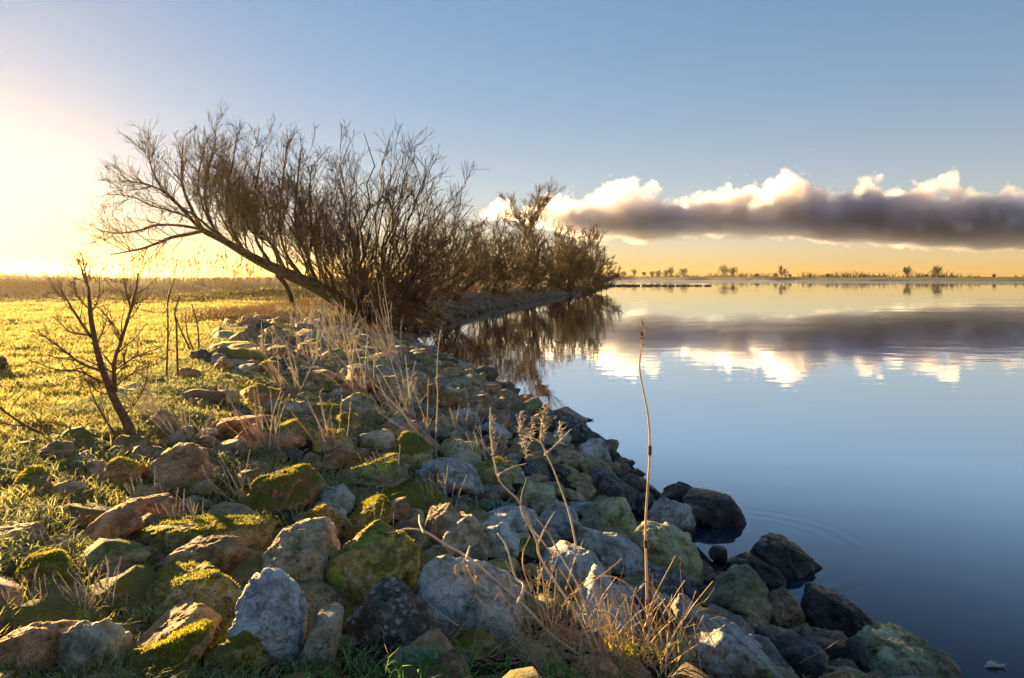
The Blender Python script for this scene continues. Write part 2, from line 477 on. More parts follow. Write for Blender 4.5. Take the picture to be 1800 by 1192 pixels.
def grow(start, dirs, lens, rads, n=6, wig=0.15, trop=0.1, taper=0.25, tvec=(0, 0, 1)):
    m = len(start); p = np.array(start, float); d = unit(np.array(dirs, float))
    pts = [p.copy()]; tv = np.array(tvec, float)
    for k in range(n - 1):
        d = unit(d + rng.normal(0, wig, (m, 3)) + trop * tv)
        p = p + d * (np.asarray(lens) / (n - 1))[:, None]
        pts.append(p.copy())
    t = np.linspace(0, 1, n)
    return np.stack(pts, 1), np.asarray(rads)[:, None] * (1 - (1 - taper) * t)[None]

def spawn(pts, rad, k, t0=0.25, t1=1.0, ang=(25, 50), lf=(0.3, 0.6), rf=0.6, up=0.0, rmin=0.003):
    """k side shoots per parent line: starts, directions, lengths, radii"""
    m, n, _ = pts.shape
    par = np.repeat(np.arange(m), k); t = rng.uniform(t0, t1, m * k)
    f = t * (n - 1); i = np.minimum(f.astype(int), n - 2); w = (f - i)[:, None]
    st = pts[par, i] * (1 - w) + pts[par, i + 1] * w
    d = unit(pts[par, i + 1] - pts[par, i])
    perp = rng.normal(0, 1, (m * k, 3)); perp -= (perp * d).sum(-1, keepdims=True) * d; perp = unit(perp + np.array([0, 0, up]))
    a = np.radians(rng.uniform(ang[0], ang[1], m * k))[:, None]
    plen = np.linalg.norm(np.diff(pts, axis=1), axis=-1).sum(-1)[par]
    ln = plen * rng.uniform(lf[0], lf[1], m * k) * (1.15 - 0.6 * t)
    rr = np.maximum((rad[par, i]) * rf, rmin)
    return st, np.cos(a) * d + np.sin(a) * perp, ln, rr

def smooth_line(ctrl, n):
    """Catmull-Rom through control rows"""
    c = np.asarray(ctrl, float); c = np.vstack([2 * c[0] - c[1], c, 2 * c[-1] - c[-2]])
    t = np.linspace(0, len(c) - 3 - 1e-6, n); i = t.astype(int); f = (t - i)[:, None]
    p0, p1, p2, p3 = c[i], c[i + 1], c[i + 2], c[i + 3]
    return 0.5 * (2 * p1 + (p2 - p0) * f + (2 * p0 - 5 * p1 + 4 * p2 - p3) * f ** 2 + (3 * p1 - p0 - 3 * p2 + p3) * f ** 3)

def px_line(pxs, d, n=None, dd=0.0, wob=0.0):
    """pixel way-points at distance d (changing by dd along the line) as a smooth line in the scene"""
    k = len(pxs); ds = d + dd * np.linspace(0, 1, k) + wob * rng.normal(0, 1, k)
    return smooth_line([P(x, y, q) for (x, y), q in zip(pxs, ds)], n or 3 * k)

# --- the big leaning willow
WD = 22.5
def build_willow():
    base = P(628, 552, WD)
    t = empty('leaning_willow', 'big bare willow whose thick trunk leans out over the meadow', 'tree', loc=tuple(base))
    inv = -base
    gz = h1(base[0], base[1])
    tr = [(640, 575), (610, 540), (570, 512), (520, 488), (470, 466), (430, 445), (395, 424), (356, 405)]
    trunk = px_line(tr, WD, 30)
    rt = np.interp(np.linspace(0, 1, 30), [0, .15, .4, .7, 1], [.34, .27, .19, .13, .09])
    link('trunk', Tubes(9).add(trunk + inv, rt).mesh('trunk'), M_BARK, t)
    limbs = [[(356, 405), (338, 370), (322, 330), (320, 290), (322, 258)], [(352, 403), (318, 365), (290, 338), (250, 322), (212, 318)],
             [(356, 405), (330, 412), (300, 418), (265, 432), (232, 441), (196, 447)], [(350, 402), (312, 396), (275, 396), (245, 405), (205, 410), (172, 404)],
             [(380, 415), (362, 360), (362, 310), (378, 262)], [(430, 443), (405, 395), (398, 340), (410, 285), (415, 248)],
             [(480, 470), (450, 420), (446, 360), (455, 300), (462, 255)], [(535, 492), (500, 440), (492, 380), (498, 310), (505, 250)],
             [(505, 482), (478, 430), (440, 405), (420, 350), (432, 290)], [(560, 508), (540, 450), (520, 400), (522, 330), (530, 262)],
             [(420, 438), (375, 400), (350, 340), (352, 290), (366, 240)], [(585, 520), (560, 465), (548, 400), (545, 330), (548, 290)],
             [(455, 458), (415, 425), (385, 370), (380, 310), (392, 255)], [(400, 428), (350, 385), (300, 350), (268, 300), (262, 268)],
             [(365, 408), (322, 378), (268, 362), (230, 345), (188, 342)]]
    L, LR = [], []
    for k, c in enumerate(limbs):
        dd = rng.uniform(-2.2, 2.2)
        ln = px_line(c, WD, 14, dd, 0.12); r0 = [.075, .06, .075, .055, .055, .055, .06, .06, .05, .06, .05, .055, .05, .045, .04][k]
        rr = r0 * (1 - 0.75 * np.linspace(0, 1, 14)); L.append(ln); LR.append(rr)
        link('limb', Tubes(6).add(ln + inv, rr).mesh('limb'), M_BARK, t)
    L, LR = np.array(L), np.array(LR)
    prop = px_line([(486, 482), (505, 505), (518, 545), (522, 572)], WD - .2, 8)
    link('prop_stem', Tubes(6).add(prop + inv, np.linspace(.08, .07, 8)).mesh('prop_stem'), M_BARK, t)
    # upright shoots straight from the trunk
    s, d, l, r = spawn(trunk[None, 6:], rt[None, 6:], 30, 0.0, 0.98, (50, 95), (0.3, 0.75), 0.14, 2.5, .012)
    p0, r0 = grow(s, d + np.array([-.35, 0, .7]), np.clip(l * 1.5, 1.6, 3.1), np.clip(r, .014, .03), 8, .13, .07)
    c1 = Tubes(4).add(p0, r0)
    allp, allr = np.concatenate([resample(L, 8), p0]), np.concatenate([resample_r(LR, 8), r0])
    s, d, l, r = spawn(allp, allr, 17, .2, 1, (25, 62), (.25, .5), .5, .5, .009)
    p1, r1 = grow(s, d, np.clip(l, .4, 1.15), np.clip(r, .009, .018), 6, .15, .06); c1.add(p1, r1)
    s, d, l, r = spawn(p1, r1, 5, .15, 1, (25, 58), (.4, .8), .6, .3, .007)
    p2, r2 = grow(s, d, np.clip(l, .25, .65), np.clip(r, .0062, .009), 4, .15, .05, .6); c2 = Tubes(3).add(p2, r2)
    s, d, l, r = spawn(p2, r2, 2, .2, 1, (18, 45), (.4, .8), .8, .2, .007)
    p4, r4 = grow(s, d, np.clip(l, .2, .6), np.full(len(s), .0058), 3, .14, .05, .7); c2.add(p4, r4)
    # drooping whips under the low limbs
    s, d, l, r = spawn(L[[2, 3]], LR[[2, 3]], 14, .2, 1, (60, 90), (.2, .5), .4, -1.5, .006)
    p3, r3 = grow(s, d, np.clip(l, .3, .8), np.full(len(s), .006), 5, .12, -.12); c2.add(p3, r3)
    link('branches', moved(c1, inv).mesh('branches'), M_TWIG, t, 'stuff')
    o = link('crown', moved(c2, inv).mesh('crown'), M_TWIG, t); o['kind'] = 'stuff'

def resample(L, n):
    t = np.linspace(0, L.shape[1] - 1, n); i = np.minimum(t.astype(int), L.shape[1] - 2); w = (t - i)[None, :, None]
    return L[:, i] * (1 - w) + L[:, i + 1] * w
def resample_r(L, n):
    t = np.linspace(0, L.shape[1] - 1, n); i = np.minimum(t.astype(int), L.shape[1] - 2); w = (t - i)[None, :]
    return L[:, i] * (1 - w) + L[:, i + 1] * w
def moved(tb, off):
    for k in tb.g: tb.g[k] = [(a + off, b) for a, b in tb.g[k]]
    return tb

def fan_shrub(name, label, cat, px, py, d, tips, stems=40, spread=1.0, mat=M_TWIG, group=None, k1=8, k2=5, thick=1.0, bow=0.03, z=None, depth=2.0, basew=0.5, mat2=None, seed=None):
    """a many-stemmed bush: stems leave one stool and reach for an outline of tip pixels"""
    base = P(px, py, d)
    base[2] = (max(h1(base[0], base[1]), 0) if z is None else z) - 0.05
    t = empty(name, label, cat, group, tuple(base))
    tips = np.array([P(x, y, d) - base for x, y in tips]); nt = len(tips)
    w = np.clip((np.arange(stems) + rng.uniform(0, 1, stems)) / stems * (nt - 1), 0, nt - 1.001); i = w.astype(int); f = (w - i)[:, None]
    tgt = (tips[i] * (1 - f) + tips[i + 1] * f) * np.where(np.arange(stems) % 3 > 0, rng.uniform(.8, .97, stems), rng.uniform(.45, .8, stems))[:, None]
    tgt[:, 1] += rng.normal(0, depth, stems) * .5
    st = np.column_stack([rng.normal(0, basew, stems), rng.normal(0, basew, stems), np.zeros(stems)])
    n = 9; tt = np.linspace(0, 1, n)[None, :, None]
    up = np.zeros((stems, 1, 3)); up[:, 0, 2] = -bow * np.linalg.norm(tgt[:, :2], axis=-1)
    line = st[:, None] * (1 - tt) + (st * .3 + tgt)[:, None] * tt + up * (4 * tt * (1 - tt))
    line[:, 1:] += rng.normal(0, .018, (stems, n - 1, 3)) * np.linalg.norm(tgt, axis=-1)[:, None, None]
    ln = np.linalg.norm(tgt, axis=-1)
    r0 = thick * (.009 + .0052 * ln) * rng.uniform(.6, 1.5, stems)
    rr = r0[:, None] * (1 - .78 * np.linspace(0, 1, n))[None]
    for k in range(stems):
        link('stem', Tubes(5).add(line[k], rr[k]).mesh('stem'), mat2 or M_BARK, t)
    s, dd, l, r = spawn(line, rr, k1, .2, 1, (18, 50), (.2, .45), .5, .35, .00038 * d)
    p1, r1 = grow(s, dd, np.clip(l, .25, .052 * d), r, 6, .13, .03, .6); c1 = Tubes(4).add(p1, r1)
    link('branches', c1.mesh('branches'), mat, t, 'stuff')
    s, dd, l, r = spawn(p1, r1, k2, .1, 1, (22, 55), (.35, .75), .6, .2, .00032 * d)
    p2, r2 = grow(s, dd, np.maximum(l, .2), r, 4, .14, .03, .6)
    c3 = Tubes(3).add(p2, r2)
    s, dd, l, r = spawn(p2, r2, 1, .2, 1, (20, 50), (.4, .8), .8, .2, .00029 * d)
    p3, r3 = grow(s, dd, np.maximum(l, .15), r, 3, .12, .08, .7)
    o = link('crown', c3.add(p3, r3).mesh('crown'), mat, t); o['kind'] = 'stuff'
    return t

def round_tree(name, label, px, base_py, top_py, w_px, d, z=None, group=None, k=(9, 6, 5), mat=M_FARTREE, trunkpart=.35, r0=None, minr=0.01, ang=(28, 58)):
    """a single-trunk bare tree with an ascending, rounded crown"""
    base = P(px, base_py, d)
    base[2] = (max(h1(base[0], base[1]), 0) if z is None else z) - .1
    H = P(px, top_py, d)[2] - base[2]; W = w_px / FPX * d
    t = empty(name, label, 'tree', group, tuple(base))
    n = 8; zz = np.linspace(0, H * .82, n)
    tl = np.column_stack([np.cumsum(rng.normal(0, .012 * H, n)) * (zz > 0), np.cumsum(rng.normal(0, .012 * H, n)), zz])
    r0 = r0 or .022 * H
    tr = r0 * (1 - .85 * np.linspace(0, 1, n))
    link('trunk', Tubes(6).add(tl, tr).mesh('trunk'), mat, t)
    m = k[0] * 3
    s, dd, l, r = spawn(tl[None], tr[None], m, trunkpart, 1, ang, (.3, .5), .5, .2, minr * 1.8)
    l = np.clip(rng.uniform(.4, 1.2, m) * W * .6, .15 * H, .75 * H) * (1.15 - .5 * (s[:, 2] / H - .3))
    p1, r1 = grow(s, dd, l, r, 6, .10, .09); c = Tubes(4).add(p1, r1)
    link('limbs', c.mesh('limbs'), mat, t, 'stuff')
    s, dd, l, r = spawn(p1, r1, k[1], .2, 1, (22, 50), (.3, .55), .6, .2, minr * 1.2)
    p2, r2 = grow(s, dd, l, r, 5, .12, .08); c = Tubes(3).add(p2, r2)
    s, dd, l, r = spawn(p2, r2, k[2], .2, 1, (20, 50), (.4, .7), .6, .1, minr)
    p3, r3 = grow(s, dd, l, r, 4, .12, .06); c.add(p3, r3)
    o = link('crown', c.mesh('crown'), mat, t); o['kind'] = 'stuff'
    return t

rng = np.random.default_rng(11)
build_willow()
rng = np.random.default_rng(12)
fan_shrub('willow_bush', 'tall fan-shaped many-stemmed bare willow at the water, right beside the leaning trunk', 'tree', 648, 556, 22.0,
          [(540, 420), (548, 330), (560, 275), (600, 240), (655, 208), (700, 222), (738, 240), (768, 282), (810, 290), (852, 340), (835, 380), (830, 430), (800, 480)],
          64, k1=9, k2=5, thick=1.0, basew=.42, depth=2.2)
fan_shrub('willow_bush', 'low tangle of bare shoots sprawling from the willow foot towards the water', 'shrub', 690, 553, 22.5,
          [(610, 470), (640, 450), (700, 440), (760, 450), (800, 490), (815, 530)], 26, k1=7, k2=4, thick=.7, basew=.5)
SH = [('dense bare shrub on the stony spit nearest the willows', 785, 40, [(715, 470), (725, 410), (760, 385), (800, 378), (840, 390), (870, 430), (875, 480)], 34),
      ('arching bare shrub with wind-bent top on the stony spit', 862, 52, [(800, 470), (820, 400), (845, 380), (880, 378), (915, 400), (930, 450), (930, 490)], 34),
      ('brown bare shrub under the tall round-topped tree', 925, 66, [(870, 470), (885, 415), (920, 400), (955, 405), (975, 440), (985, 480)], 32),
      ('bushy bare shrub beside the dark root plate', 992, 84, [(945, 470), (958, 410), (985, 398), (1015, 405), (1035, 440), (1045, 480)], 32),
      ('bare shrub leaning over the water at the tip of the spit', 1028, 96, [(985, 460), (1000, 410), (1025, 400), (1048, 412), (1068, 445), (1084, 468), (1088, 486)], 32)]
for lab, px, d, tips, ns in SH:
    fan_shrub('bare_shrub', lab, 'shrub', px, 510, d, tips, ns + 10, k1=9, k2=5, thick=1.0 + d / 110, basew=.022 * d * .5, depth=.05 * d, mat=M_TWIG2, group='bare shrubs on the stony spit')
round_tree('tall_tree', 'tall round-topped bare tree rising above the shrubs on the spit', 938, 505, 344, 118, 74, k=(12, 9, 7), mat=M_TWIG2, trunkpart=.45, minr=.020, ang=(30, 68))

FZ = 1.75
FT = [(1115, 474, 9, 560, 'slim dark tree at the start of the far row'), (1132, 479, 13, 560, 'low round tree second in the far row'),
      (1146, 478, 9, 560, 'small pale tree third in the far row'), (1158, 477, 9, 560, 'thin-stemmed tree in the middle of the far row'),
      (1170, 476, 13, 560, 'dense round tree in the far row'), (1181, 473, 13, 560, 'tallest spreading tree of the far row'), (1200, 474, 18, 560, 'broad tree ending the far row'),
      (1271, 471, 17, 500, 'round-headed tree on the far shore, first of a close pair'), (1289, 472, 16, 500, 'flat-topped tree on the far shore, second of a close pair'),
      (1373, 472, 18, 450, 'lone forked tree on the far shore under the cloud bank'), (1595, 473, 20, 400, 'leaning fan-topped tree on the far shore beside a low hedge'),
      (1648, 472, 24, 385, 'wide vase-shaped tree on the far shore, widest of all'), (1748, 482, 18, 365, 'low dark bush on the far shore'),
      (1785, 484, 22, 355, 'low bush farthest along the far shore at the picture edge')]
for px, top, w, d, lab in FT:
    round_tree('far_tree', lab + '', px, 487, top + 1.5, w * rng.uniform(1.1, 1.5), d, z=FZ, group='bare trees on the far shore', k=(9, 7, 5), trunkpart=.14 if top < 480 else .03, minr=.062, r0=.22 if top < 480 else .15, ang=(25, 80))
for px, top, w, d, lab in ((1096, 480, 22, 580, 'hazy low wood behind the tip of the spit'), (1330, 483, 14, 470, 'low clipped hedge bush before the lone forked tree'), (1363, 482, 9, 455, 'small bush touching the lone forked tree on its near side'),
                       (1388, 483, 12, 450, 'low bush trailing from the foot of the lone forked tree'), (1424, 483, 9, 440, 'small far bush alone past the lone forked tree'), (1455, 482, 9, 430, 'pair-like small far bush under the dark cloud middle'), (1628, 484, 16, 390, 'low hedge bush between the two big far trees')):
    round_tree('far_bush', lab, px, 487, top, w, d, z=FZ, group='low bushes on the far shore', k=(7, 6, 5), trunkpart=.05, minr=.09, r0=.14, ang=(30, 75))
for px, top, w, lab in ((412, 476, 26, 'hazy distant tree clump seen under the leaning trunk'), (440, 475, 26, 'hazy distant tree just beyond the dyke, nearer the trunk')):
    round_tree('distant_tree', lab, px, 487, top, w, 330, z=.8, group='hazy trees beyond the dyke', k=(5, 5, 4), trunkpart=.15, minr=.07)

# ------------------------------------------------------------------ boulders
rng = np.random.default_rng(21); random.seed(21)
def ico(sub):
    import bmesh
    bm = bmesh.new(); bmesh.ops.create_icosphere(bm, subdivisions=sub, radius=1.0)
    V = np.array([v.co[:] for v in bm.verts]); F = np.array([[v.index for v in f.verts] for f in bm.faces]); bm.free()
    return unit(V), F
ICO = {k: ico(k) for k in (2, 3, 4, 5)}

def rock_surface(planes, dists, sub, kpow=11.0, seed=0, amp=0.07):
    """rounded polyhedron: soft intersection of half-spaces, roughened"""
    D, F = ICO[sub]
    q = np.maximum((D @ planes.T) / dists[None], 0)
    r = (q ** kpow).sum(-1) ** (-1 / kpow)
    s = float(np.mean(r))
    pn = D * 1.0 + seed * 7.13
    r = r * (1 + amp * 1.0 * (fbm(pn * 1.6, 3, seed) - .5) + amp * 1.7 * (fbm(pn * 4.5, 5, seed + 3, .62) - .5))
    rid = np.abs(fbm(pn * 2.6, 4, seed + 21, .55) - .5)
    r = r * (1 - amp * 1.1 * (1 - sstep(0, .06, rid)))
    ter = fbm(pn * 2.1, 2, seed + 31); r = r * (1 + amp * .35 * (np.floor(ter * 9) / 9 + .06 * sstep(.2, .8, ter * 9 % 1) - ter))
    chip = vnoise(pn * 3.3, seed + 11)
    r = r * (1 - 0.09 * sstep(.60, .72, chip))
    return D * r[:, None], F

COLS = {'g': (.39, .37, .33), 'b': (.40, .27, .155), 'r': (.46, .25, .15), 'o': (.37, .34, .16), 'p': (.50, .48, .52), 'l': (.39, .42, .41), 'd': (.10, .097, .10), 't': (.43, .35, .23), 'k': (.035, .034, .036)}
